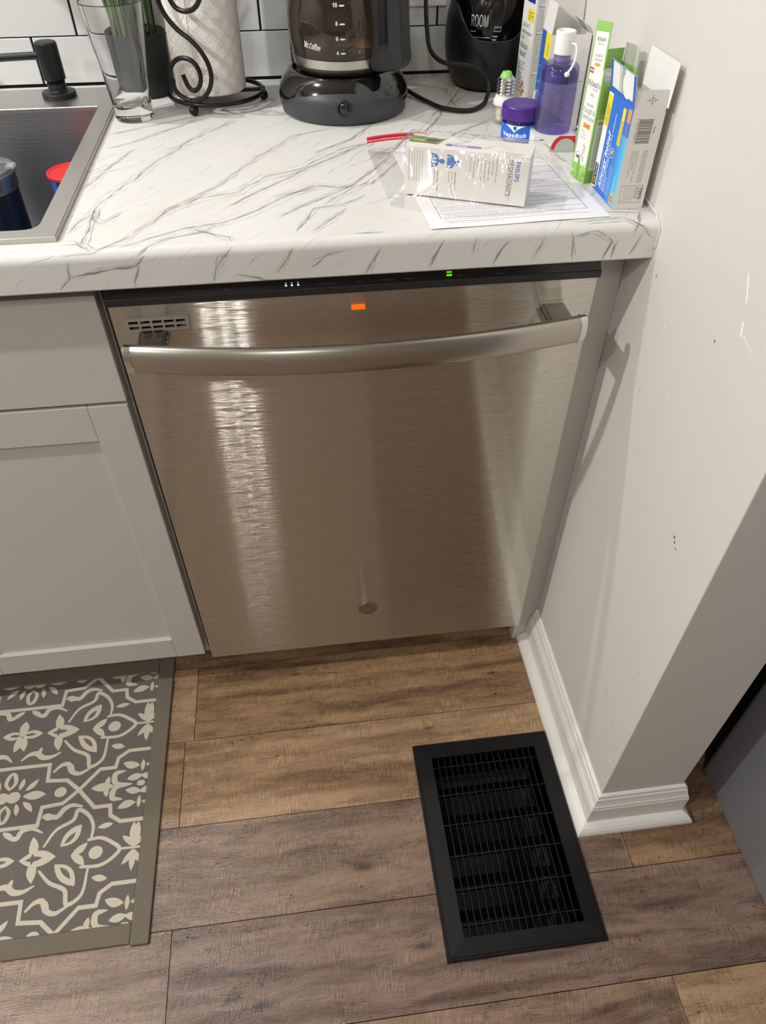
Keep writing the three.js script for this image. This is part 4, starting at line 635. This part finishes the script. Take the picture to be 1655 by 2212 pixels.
// ---------- cartons ----------
const cardIn = S({ color: 0xdcdbd6, roughness: 0.75, side: THREE.DoubleSide });
function closedCarton(name, label, w, h, d, corner, turn, faces, edge) {   // corner: front-left base corner in the turned frame
  const t = thing(name, label, 'box', [corner[0], C, corner[1]], turn);
  const m = (k) => faces[k] ? S({ map: faces[k], roughness: 0.5 }) : S({ color: edge, roughness: 0.55 });
  mesh('carton', new THREE.BoxGeometry(w, h, d).translate(w / 2, h / 2 + 0.0003, -d / 2), [m('px'), m('nx'), m('py'), m('ny'), m('pz'), m('nz')], t); return t;
}
{ // tall mucus relief carton
  const fr = tex(360, 1024, (x, w, h) => {
    x.fillStyle = '#e9e9e6'; x.fillRect(0, 0, w, h); x.fillStyle = '#22357e'; x.fillRect(110, 100, 200, 100); x.fillStyle = '#f2de3a'; x.fillRect(150, 250, 180, 96); textLines(x, 160, 282, 160, 3, 24, 17, '#4a4415', true);
    x.fillStyle = '#25262c'; x.font = '52px sans-serif'; x.fillText("children's", 30, 400, 210); x.font = 'bold 40px sans-serif'; x.fillText('Multi-Symptom', 30, 452, 280); x.fillText('Cold', 30, 500); x.font = 'bold 66px sans-serif'; x.fillText('Mucus', 26, 572, 220); x.fillText('Relief', 26, 640, 190);
    textLines(x, 34, 690, 250, 3, 26, 20, '#38457e', true); textLines(x, 34, 785, 210, 6, 30, 20, '#4c5374', true);
    x.fillStyle = '#3f8f4d'; x.fillRect(180, 860, 12, 100); for (let i = 0; i < 8; i++) { x.fillStyle = ['#e08a3c', '#c4334f', '#e2b04a', '#3f8f4d'][i % 4]; x.beginPath(); x.ellipse(190 + (i % 3) * 34, 850 + (i >> 1) * 32, 16, 26, 0.3 * i, 0, 7); x.fill(); }
  });
  const df = tex(420, 1024, (x, w, h) => { x.fillStyle = '#e6e6e4'; x.fillRect(0, 0, w, h); x.strokeStyle = '#333'; x.lineWidth = 5; x.strokeRect(40, 60, 340, 930); x.fillStyle = '#222'; x.font = 'bold italic 34px sans-serif'; x.fillText('Drug Facts', 56, 104); let y = 140; for (const n of [4, 11, 18, 14]) { textLines(x, 56, y, 310, n, 16.5, 14, '#3a3a3a', rnd() < 0.3); y += n * 16.5 + 6; x.fillStyle = '#333'; x.fillRect(40, y, 340, 5); y += 26; } });
  const a = 62 * Math.PI / 180, c = [0.6, -0.402], d1 = [-Math.cos(a) * 0.04, -Math.sin(a) * 0.04];
  // turned so that the drug facts side faces the room and the title side faces the coffee maker
  closedCarton('mucus_relief_box', 'tall white cold medicine carton with a dark blue panel behind the bulb', 0.0445, 0.162, 0.046, [0.599, -0.404], 0.13, { nx: fr, pz: df }, '#e4e3df');
}
{ // open carton with blue side behind the chamber
  const t = thing('medicine_carton', 'open white carton with blue and yellow side behind the purple chamber', 'box', [0.5875, C, -0.284]);
  const w = 0.055, h = 0.119, d = 0.043, e = 0.0006;
  const fr = tex(420, 900, (x, w2, h2) => { x.fillStyle = '#e2e2df'; x.fillRect(0, 0, w2, h2); x.fillStyle = '#eceae6'; x.fillRect(0, 0, w2, 330); x.fillStyle = '#3a3a3a'; x.fillRect(20, 420, 380, 4); textLines(x, 26, 450, 370, 26, 16.5, 14, '#3a3a3a'); });
  const sd = tex(330, 900, (x, w2, h2) => { x.fillStyle = '#2f62b4'; x.fillRect(0, 0, w2, h2); x.fillStyle = '#f1dd35'; x.fillRect(150, 0, 180, 230); x.fillStyle = '#3a3a20'; x.font = 'bold 40px sans-serif'; x.save(); x.translate(270, 200); x.rotate(-Math.PI / 2); x.fillText('Relief', 0, 0); x.restore(); x.fillStyle = '#8fb2de'; for (let i = 0; i < 30; i++) { x.globalAlpha = 0.5; x.fillRect(rnd() * 260, rr(300, 860), rr(20, 70), rr(8, 40)); } x.globalAlpha = 1; });
  const mf = [cardIn, cardIn, cardIn, cardIn, S({ map: fr, roughness: 0.55 }), cardIn];
  mesh('front_panel', box(0, w, 0.0003, h, -e, 0), mf, t); mesh('back_panel', box(0, w, 0.0003, h, -d, -d + e), cardIn, t);
  mesh('side_panel', box(0, e, 0.0003, h, -d + e, -e), [cardIn, S({ map: sd, roughness: 0.5 }), cardIn, cardIn, cardIn, cardIn], t); mesh('side_panel', box(w - e, w, 0.0003, h, -d + e, -e), cardIn, t); mesh('bottom_panel', box(e, w - e, 0.0003, 0.001, -d + e, -e), cardIn, t);
  const f1 = mesh('flap', box(0, w, 0, 0.048, -e, 0), cardIn, t, [0, h, -d + e]); f1.rotation.x = -0.12;
  const fl = mesh('flap', box(-e, 0, 0, 0.034, -d + 0.003, -0.001), cardIn, t, [e, h, 0]); fl.rotation.z = -0.1;
  const fr2 = mesh('flap', box(0, e, 0, 0.02, -d + 0.003, -0.003), cardIn, t, [w - e, h, 0]); fr2.rotation.z = 0.75;
  const sp = single('dosing_spoon', rbox(-0.004, 0.004, 0, 0.05, -0.0015, 0.0015, 0.0014, 2), M.white, 'slim white plastic dosing strip leaning on the blue carton side', 'dosing strip', [0.579, C + 0.0003, -0.298]); sp.rotation.set(0, 0.6, -0.06);
}
{ // green cough carton with its lid flap up
  const c = [0.5907, -0.0907], turn = Math.atan2(0.0072, 0.030);
  const t = thing('cough_syrup_carton', 'open green and white cough medicine carton beside the blue allergy box', 'box', [c[0], C, c[1]], turn);
  const w = 0.044, h = 0.1235, d = 0.031, e = 0.0006;
  const print = (flap) => tex(340, flap ? 520 : 1350, (x, w2, h2) => {
    x.fillStyle = '#93c463'; x.fillRect(0, 0, w2, h2); x.fillStyle = '#eeede9'; x.fillRect(26, flap ? 110 : 0, w2 - 52, flap ? h2 - 110 : 1150);
    x.fillStyle = '#2f3a6b'; x.textAlign = 'center'; const cx = 170;
    if (flap) { x.font = 'bold 58px serif'; x.fillText("Hyland's", cx, 210, 210); x.font = '26px sans-serif'; x.fillText('organic kids', cx, 250); x.font = '46px sans-serif'; x.fillText('Cough &', cx, 380, 190); x.fillText('Immune', cx, 430, 190); x.fillStyle = '#e2a23c'; x.fillRect(110, 450, 120, 36); return; }
    x.fillStyle = '#b8375a'; x.fillRect(20, 12, 90, 60); x.fillStyle = '#fff'; x.font = 'bold 34px sans-serif'; x.fillText('NEW', 65, 54);
    x.fillStyle = '#2f3a6b'; x.font = 'bold 84px serif'; x.fillText("Hyland's", cx, 210, 280); x.font = '30px sans-serif'; x.fillText('naturals', cx + 40, 246); x.font = '44px sans-serif'; x.fillText('kids', cx, 320); x.font = '40px sans-serif'; x.fillText('ORGANIC', cx, 440, 210); x.font = '76px sans-serif'; x.fillText('Cough &', cx, 520, 270); x.fillText('Immune', cx, 600, 270);
    x.fillStyle = '#e2a23c'; x.fillRect(90, 640, 170, 60); x.fillStyle = '#7a4d12'; x.font = 'bold 34px sans-serif'; x.fillText('grape', 175, 682, 150);
    x.textAlign = 'left'; textLines(x, 70, 750, 200, 3, 40, 28, '#4a5070');
    x.strokeStyle = '#b5495a'; x.lineWidth = 5; for (let i = 0; i < 9; i++) { x.beginPath(); x.ellipse(200 + 20 * Math.sin(i), 900 + i * 24, 22, 14, i, 0, 5); x.stroke(); }
    x.fillStyle = '#fff'; x.beginPath(); x.arc(95, 1050, 44, 0, 7); x.fill(); x.strokeStyle = '#2f5f3c'; x.lineWidth = 6; x.stroke(); x.fillStyle = '#2f5f3c'; x.beginPath(); x.arc(95, 1050, 36, 0, Math.PI); x.fill();
    x.fillStyle = '#6fae4a'; x.beginPath(); x.moveTo(160, 1340); x.quadraticCurveTo(80, 1190, 140, 1040); x.quadraticCurveTo(220, 1180, 160, 1340); x.fill(); x.fillStyle = '#a9cf6a'; x.beginPath(); x.moveTo(170, 1340); x.quadraticCurveTo(190, 1180, 300, 1110); x.quadraticCurveTo(290, 1240, 170, 1340); x.fill();
  });
  const side = tex(420, 1200, (x, w2, h2) => { x.fillStyle = '#93c463'; x.fillRect(0, 0, w2, h2); textLines(x, 40, 60, 330, 14, 22, 17, '#27381c', true); x.fillStyle = '#dfe6da'; x.fillRect(24, 420, 372, 620); x.fillStyle = '#222'; x.font = 'bold italic 56px sans-serif'; x.fillText('Safe', 36, 480); textLines(x, 40, 520, 330, 28, 18, 15, '#333'); textLines(x, 40, 1070, 330, 8, 17, 14, '#27381c'); });
  const gm = S({ color: 0x93c463, roughness: 0.5, side: THREE.DoubleSide }), sm = S({ map: side, roughness: 0.5 }), fm = S({ map: print(false), roughness: 0.5 }), pm = S({ map: print(true), roughness: 0.5 });
  mesh('title_panel', box(0, e, 0.0003, h, -d, 0), [cardIn, fm, cardIn, cardIn, gm, gm], t); mesh('side_panel', box(w - e, w, 0.0003, h, -d, 0), gm, t);
  mesh('front_panel', box(e, w - e, 0.0003, h - 0.012, -e, 0), [gm, gm, gm, gm, sm, cardIn], t); mesh('back_panel', box(e, w - e, 0.0003, h + 0.014, -d, -d + e), gm, t); mesh('bottom_panel', box(e, w - e, 0.0003, 0.001, -d + e, -e), gm, t);
  // lid flap: lower straight part and bent tip
  const f1 = mesh('lid_flap', box(-e, 0, 0, 0.046, -d, -0.002), [cardIn, pm, gm, gm, gm, gm], t, [e, h, 0]); f1.rotation.z = -0.06; f1.rotation.x = -0.1;
  const bt = mesh('inner_tray', rbox(0.004, w - 0.004, 0.06, h - 0.004, -d + 0.004, -0.004, 0.002), S({ color: 0xdfe2dc, roughness: 0.5 }), t);
  const sf = mesh('flap', box(0, e, 0, 0.02, -d + 0.002, -0.002), P({ color: 0xe8e8e4, transmission: 0.5, thickness: 0, roughness: 0.25 }), t, [w - e, h, 0]); 
}
{ // allergy relief carton, open
  const X0 = 0.599, Z1 = -0.0105, w = 0.0365, h = 0.1075, d = 0.0745, e = 0.0006;
  const t = thing('allergy_relief_carton', 'open blue and white allergy tablet carton leaning near the wall', 'box', [X0, C, Z1]);
  const fr = tex(745, 1075, (x, w2, h2) => {
    x.fillStyle = '#2f6fd0'; x.fillRect(0, 0, w2, h2);
    // printed colour blend to cyan along the right, as on the pack
    const g = x.createLinearGradient(430, 0, w2, 0); g.addColorStop(0, 'rgba(70,190,232,0)'); g.addColorStop(1, '#55c4ea'); x.fillStyle = g; x.fillRect(430, 300, w2 - 430, h2 - 300);
    x.fillStyle = '#f0efec'; x.beginPath(); x.moveTo(0, 0); x.lineTo(135, 0); x.lineTo(135, h2 - 30); x.lineTo(0, h2); x.fill();
    x.fillStyle = '#2f6fd0'; x.fillRect(0, 0, 135, 20);
    x.fillStyle = '#f5dd2f'; x.fillRect(10, 40, 130, 330);
    const up = (px, py, s, font, col, mw) => { x.save(); x.translate(px, py); x.rotate(-Math.PI / 2); x.font = font; x.fillStyle = col; x.fillText(s, 0, 0, mw); x.restore(); };
    for (let i = 0; i < 4; i++) up(38 + i * 28, 350, ['COMPARE TO THE', 'ACTIVE INGREDIENT', 'IN THE LEADING', 'ALLERGY BRAND'][i], 'bold 24px sans-serif', '#4a4212', 290);
    x.fillStyle = '#17181a'; x.fillRect(12, 790, 96, 250); up(80, 1025, 'DG', 'bold 60px sans-serif', '#f5dd2f', 90); up(78, 930, 'health', 'bold 50px sans-serif', '#fff', 135);
    up(200, 1000, 'Original Prescription Strength', '28px sans-serif', '#e9f1fb', 380); up(285, 1010, 'Allergy Relief', 'italic bold 104px sans-serif', '#ffffff', 620);
    up(330, 1010, 'Loratadine Orally Disintegrating Tablets, 10 mg', 'bold 30px sans-serif', '#f1f6fc', 620); up(330, 370, 'Antihistamine', 'bold 32px sans-serif', '#f1f6fc', 200); up(368, 1010, 'Indoor & Outdoor Allergies', 'bold 30px sans-serif', '#f1f6fc', 480); up(402, 1010, 'Non-Drowsy*', 'bold 28px sans-serif', '#f1f6fc', 220);
    for (let i = 0; i < 4; i++) up(440 + i * 26, 1010, 'Relief of sneezing, runny nose, itchy eyes', '18px sans-serif', '#dbe9f8', 330);
    x.fillStyle = '#f5dd2f'; x.fillRect(480, 60, 80, 380); for (let i = 0; i < 3; i++) up(505 + i * 22, 430, 'WHEN TAKEN AS DIRECTED', 'bold 19px sans-serif', '#4a4212', 340);
    x.fillStyle = '#f09a3c'; x.fillRect(620, 30, 90, 130); up(680, 400, '30 Tablets', 'bold 56px sans-serif', '#e07a1c', 330);
    x.fillStyle = '#e9eef0'; x.beginPath(); x.arc(410, 560, 54, 0, 7); x.fill(); x.fillStyle = '#44423f'; x.beginPath(); x.arc(410, 560, 46, 0, 7); x.fill(); x.fillStyle = '#d9d4cc'; x.beginPath(); x.ellipse(405, 555, 20, 32, 0.5, 0, 7); x.fill();
    up(640, 1020, 'Orally Disintegrating', '30px sans-serif', '#eaf6fb', 300);
    x.fillStyle = '#f2a23a'; x.beginPath(); x.moveTo(600, 1050); x.lineTo(610, 900); x.lineTo(690, 915); x.lineTo(690, 1060); x.fill(); up(665, 1030, '24', 'bold 64px sans-serif', '#6a3d08', 90);
  });
  const sd = tex(380, 1075, (x, w2, h2) => {
    x.fillStyle = '#dcdad4'; x.fillRect(0, 0, w2, h2); x.fillStyle = '#222';
    let y = 70; while (y < 330) { const b = rr(2, 8); x.fillRect(90, y, 170, b); y += b + rr(2, 7); }
    const dn = (px, py, s, font, col, mw) => { x.save(); x.translate(px, py); x.rotate(Math.PI / 2); x.font = font; x.fillStyle = col; x.fillText(s, 0, 0, mw); x.restore(); };
    dn(62, 60, '3 70030 15984 5', '34px sans-serif', '#222', 280); dn(280, 150, '81488', 'bold 26px sans-serif', '#333', 80);
    dn(150, 400, 'DISTRIBUTED BY OLD EAST MAIN CO.', '24px serif', '#444', 380); dn(118, 400, '100 MISSION RIDGE', '24px serif', '#444', 220); dn(86, 400, 'GOODLETTSVILLE, TN 37072', '24px serif', '#444', 300);
    for (let i = 0; i < 3; i++) dn(270 - i * 22, 400, 'This product is not manufactured or distributed by', 'bold 18px sans-serif', '#555', 370);
    x.strokeStyle = '#555'; x.lineWidth = 4; x.strokeRect(60, 800, 270, 200); dn(290, 820, '100%', 'bold 58px sans-serif', '#333', 150); dn(262, 815, 'Satisfaction', 'bold 24px sans-serif', '#333', 170); dn(236, 815, 'Guaranteed', 'bold 24px sans-serif', '#333', 170); for (let i = 0; i < 5; i++) dn(205 - i * 27, 815, 'if you are not satisfied', '17px sans-serif', '#555', 170);
  });
  const ft = tex(745, 330, (x, w2, h2) => { x.fillStyle = '#2b66c4'; x.fillRect(0, 0, w2, h2); x.fillStyle = '#eeeeec'; x.fillRect(60, 8, w2 - 130, h2 - 60); x.fillStyle = '#8b8b8d'; for (let i = 0; i < 7; i++) { x.fillRect(270 + i * 22, 8, 9 + (i > 2 ? 8 : 0), h2 - 62); } x.fillStyle = '#f2f2f0'; x.beginPath(); x.ellipse(490, 170, 120, 130, 0, 0, 7); x.fill(); });
  const ff = tex(380, 330, (x, w2, h2) => { x.fillStyle = '#d8d6d0'; x.fillRect(0, 0, w2, h2); x.strokeStyle = '#444'; x.lineWidth = 5; x.beginPath(); x.arc(200, 150, 40, 0, 7); x.moveTo(120, 150); x.lineTo(280, 150); x.moveTo(200, 70); x.lineTo(200, 230); x.stroke(); });
  const st = (m) => S({ map: m, roughness: 0.48 });
  mesh('title_panel', box(0, e, 0.0003, h, -d, 0), [cardIn, st(fr), cardIn, cardIn, cardIn, cardIn], t); mesh('end_panel', box(e, w, 0.0003, h - 0.004, -e, 0), [cardIn, cardIn, cardIn, cardIn, st(sd), cardIn], t);
  mesh('wall_side_panel', box(w - e, w, 0.0003, h, -d, -e), cardIn, t); mesh('back_panel', box(e, w - e, 0.0003, h, -d, -d + e), cardIn, t); mesh('bottom_panel', box(e, w - e, 0.0003, 0.001, -d + e, -e), cardIn, t);
  const f1 = mesh('flap', box(0, e, 0, 0.031, -d, 0), [cardIn, st(ft), cardIn, cardIn, cardIn, cardIn], t, [0, h, 0]); f1.rotation.z = 0.16;
  const f2 = mesh('flap', box(e, w - 0.001, 0, 0.021, -e, 0), [cardIn, cardIn, cardIn, cardIn, st(ff), cardIn], t, [0, h - 0.004, 0]); f2.rotation.x = -0.12;
  const f3 = mesh('flap', box(-e, 0, 0, 0.042, -d + 0.002, 0.004), S({ color: 0xe9e8e6, roughness: 0.7 }), t, [w, h, 0]); f3.rotation.z = -0.03; f3.rotation.x = 0.0;
}
// ---------- printed sheet, boxed chamber and zip bag ----------
{
  const pt = tex(850, 1100, (x, w, h) => { x.fillStyle = '#eeedf0'; x.fillRect(0, 0, w, h); x.strokeStyle = '#555'; x.lineWidth = 2.5; x.strokeRect(70, 90, 710, 900); let y = 120; while (y < 980) { const n = Math.floor(rr(2, 5)); textLines(x, 84, y, 670, n, 17, 13, '#666'); y += n * 17 + 6; x.beginPath(); x.moveTo(70, y); x.lineTo(780, y); x.stroke(); y += 22; } textLines(x, 90, 1040, 300, 2, 18, 12, '#888'); });
  const g = new THREE.BoxGeometry(0.212, 0.0003, 0.262, 24, 1, 26), p = g.attributes.position; for (let i = 0; i < p.count; i++) { const x = p.getX(i), z = p.getZ(i); p.setY(i, p.getY(i) + 0.0012 * Math.max(0, fbm(x * 9 + 3, z * 9, 2)) + 0.0005); } g.computeVertexNormals();
  const w = S({ color: 0xeeedf0, roughness: 0.75 }), s = single('printed_form', g, [w, w, S({ map: pt, roughness: 0.75 }), w, w, w], 'white printed form sheet lying under the clear zip bag', 'paper', [0.4785, C + 0.0003, -0.1175]); s.rotation.y = 0.045;
}
const PA = Math.atan2(-0.0577, 0.1335);           // turn of the boxed chamber
{
  const w = 0.145, h = 0.0545, d = 0.044;
  const front = tex(1160, 436, (x, W, H) => {
    x.fillStyle = '#e4e1da'; x.fillRect(0, 0, W, H);
    const dn = (px, py, s, font, col, mw) => { x.save(); x.translate(px, py); x.rotate(Math.PI / 2); x.font = font; x.fillStyle = col; x.fillText(s, 0, 0, mw); x.restore(); };
    dn(1040, 40, 'PHILIPS', 'bold 56px sans-serif', '#2f5ea8', 180); dn(970, 30, 'RESPIRONICS', '54px sans-serif', '#222', 370); x.strokeStyle = '#333'; x.lineWidth = 3; x.beginPath(); x.moveTo(1012, 30); x.quadraticCurveTo(1030, 250, 1000, 400); x.stroke();
    const cols = [860, 825, 790, 755, 720, 685, 650, 615]; cols.forEach((c, i) => dn(c, 40 + (i % 2) * 12, ['Helps medication get', 'to your lungs', 'Large chamber with', 'gradual tapering form', 'Low resistance valve', 'you can hear', 'Comes apart easily', 'for cleaning'][i], '22px sans-serif', '#666', 300));
    dn(480, 190, 'When using a chamber', 'bold 20px sans-serif', '#555', 220); dn(450, 190, 'medicine reaches lungs', '20px sans-serif', '#666', 220); dn(420, 190, 'more easily', '20px sans-serif', '#666', 200); dn(310, 190, 'When using without', 'bold 20px sans-serif', '#555', 220); dn(280, 190, 'most stays in mouth', '20px sans-serif', '#666', 200); dn(250, 190, 'and throat', '20px sans-serif', '#666', 200);
    for (let i = 0; i < 6; i++) dn(30 + i * 26, 30, 'Instructions for use and care inside', '18px sans-serif', '#777', 280);
    for (const [ox, oy] of [[250, 50], [400, 50]]) { x.fillStyle = '#5b7fc0'; x.beginPath(); x.moveTo(ox, oy - 10); x.lineTo(ox + 50, oy); x.quadraticCurveTo(ox + 72, oy + 20, ox + 70, oy + 42); x.lineTo(ox + 85, oy + 44); x.lineTo(ox + 85, oy + 66); x.lineTo(ox + 70, oy + 68); x.quadraticCurveTo(ox + 70, oy + 100, ox + 45, oy + 110); x.lineTo(ox, oy + 116); x.closePath(); x.fill(); x.beginPath(); x.ellipse(ox + 104, oy + 58, 26, 22, 0, 0, 7); x.fill(); x.fillStyle = '#e4e1da'; x.fillRect(ox - 2, oy + 10, 34, 8); x.fillRect(ox - 2, oy + 90, 34, 8); if (ox < 300) { x.beginPath(); x.ellipse(ox + 30, oy + 38, 22, 10, 0, 0, 7); x.ellipse(ox + 30, oy + 68, 22, 10, 0, 0, 7); x.fill(); } }
  });
  const topT = tex(1160, 352, (x, W, H) => {
    x.fillStyle = '#e3e0d9'; x.fillRect(0, 0, W, H); x.fillStyle = '#6f8a3a'; x.beginPath(); x.moveTo(0, 60); x.lineTo(330, 90); x.lineTo(280, 250); x.lineTo(0, 210); x.fill(); x.fillStyle = '#9fb85a'; x.beginPath(); x.ellipse(90, 170, 60, 36, 0, 0, 7); x.fill(); x.fillStyle = '#4a3528'; x.beginPath(); x.ellipse(210, 150, 70, 42, 0.2, 0, 7); x.fill(); x.fillStyle = '#3a3f2e'; x.fillRect(0, 214, 270, 22);
    x.fillStyle = '#b7add4'; x.fillRect(380, 200, 260, 62); x.fillStyle = '#6f63ad'; x.beginPath(); x.ellipse(385, 231, 34, 34, 0, 0, 7); x.fill(); x.fillStyle = '#7c70b6'; x.fillRect(560, 204, 130, 54); x.fillStyle = '#c9cfcf'; x.fillRect(690, 218, 90, 24);
    x.save(); x.translate(1100, 270); x.rotate(Math.PI); x.font = '40px sans-serif'; x.fillStyle = '#555'; x.fillText('RESPIRONICS', 0, 0, 400); x.font = 'bold 34px sans-serif'; x.fillStyle = '#3d5f9c'; x.fillText('PHILIPS', 30, -44, 170); x.restore();
  });
  const e = S({ color: 0xdedbd4, roughness: 0.6 }), ef = (m) => S({ map: m, roughness: 0.5 });
  const t = thing('chamber_box', 'printed white device box inside the clear zip bag', 'box', [0.363, C + 0.0031, -0.0815], PA);
  mesh('carton', new THREE.BoxGeometry(w, h, d).translate(w / 2, h / 2, -d / 2), [S({ color: 0xd9dbd2, roughness: 0.6 }), e, ef(topT), e, ef(front), e], t);
}
{ // clear bag: top sheet draped over the box, bottom sheet, red zip
  const t = thing('zip_bag', 'clear plastic zip bag with red seal around the printed device box', 'plastic bag');
  const ca = Math.cos(PA), sa = Math.sin(PA), w = 0.145, d = 0.044, H = 0.0585;
  const loc = (x, z) => { const dx = x - 0.363, dz = z + 0.0815; return [dx * ca - dz * sa, dx * sa + dz * ca]; };      // box frame: u along, v toward the back is negative
  const Aq = [0.334, -0.236], Bq = [0.584, -0.190], Cq = [0.572, -0.062], Dq = [0.342, -0.048];
  const NU = 150, NV = 90;
  const foot = (u, v) => { const a = [Aq[0] + (Bq[0] - Aq[0]) * u, Aq[1] + (Bq[1] - Aq[1]) * u], b = [Dq[0] + (Cq[0] - Dq[0]) * u, Dq[1] + (Cq[1] - Dq[1]) * u + 0.05 * Math.sin(Math.PI * Math.min(1, u * 1.05)) ]; return [a[0] + (b[0] - a[0]) * v, a[1] + (b[1] - a[1]) * v]; };
  const hAt = (x, z) => { const [lu, lv] = loc(x, z); const ox = Math.max(0, -lu - 0.002, lu - w - 0.002), oz = Math.max(0, -lv - d - 0.002, lv - 0.001); const side = oz > 0 && lv > 0 ? 0.028 : 0.085; const q = Math.hypot(ox / (lu > w ? 0.085 : 0.055), oz / side); return H * Math.max(0, 1 - q) + 0.0; };
  const mk = (top) => {
    const pos = [], uv = [], idx = [];
    for (let i = 0; i <= NU; i++) for (let j = 0; j <= NV; j++) {
      const u = i / NU, v = j / NV, [x, z] = foot(u, v), ed = Math.min(1, Math.min(u, 1 - u, v, 1 - v) * 9);
      let y = 0.0018;
      if (top) {
        const base = hAt(x, z), sl = base > 0 && base < H ? 1 : 0.35;
        const ridge = Math.pow(1 - Math.abs(noise(x * 11 + 4, z * 13 + x * 7)), 5) * 0.0045 + Math.pow(1 - Math.abs(noise(x * 19 - z * 8, z * 15 + 7)), 6) * 0.003 + 0.005 * (fbm(x * 10, z * 10 + 3, 2) + 0.3);
        y = 0.0025 + Math.max(base, 0.012 * ed * (0.6 + 0.6 * Math.max(-0.5, fbm(x * 16, z * 16, 2)))) + ridge * ed * (0.28 + 0.72 * Math.min(1, (H - base) / H * 2.2));
        if (base >= H) y = Math.max(y, H + 0.0012);
        const [lu, lv] = loc(x, z); if (lu > -0.004 && lu < w + 0.004 && lv > -d - 0.004 && lv < 0.004) y = Math.max(y, H + 0.0008);
      }
      pos.push(x, C + y, z); uv.push(u, v); if (i < NU && j < NV) { const a = i * (NV + 1) + j; idx.push(a, a + 1, a + NV + 1, a + 1, a + NV + 2, a + NV + 1); }
    }
    const g = new THREE.BufferGeometry(); g.setAttribute('position', new THREE.Float32BufferAttribute(pos, 3)); g.setAttribute('uv', new THREE.Float32BufferAttribute(uv, 2)); g.setIndex(idx); g.computeVertexNormals(); return g;
  };
  const film = P({ color: 0xffffff, transmission: 1, thickness: 0, roughness: 0.1, ior: 1.5, side: THREE.DoubleSide });
  mesh('top_film', mk(true), film, t); mesh('bottom_film', mk(false), film, t);
  const zip = (o, lift) => tube([[0.3335 , C + 0.014 + lift, -0.234 + o], [0.352, C + 0.017 + lift, -0.231 + o], [0.378, C + 0.02 + lift, -0.226 + o], [0.412, C + 0.022 + lift, -0.219 + o]], 0.0013, 20, false, 6);
  for (const [o, l] of [[0, 0.002], [0.004, 0], [0.0015, 0.0045]]) mesh('zip_rail', zip(o, l), S({ color: 0xcf2238, roughness: 0.4 }), t, null, 'red zip seal');
}
renderer.render(scene, camera);
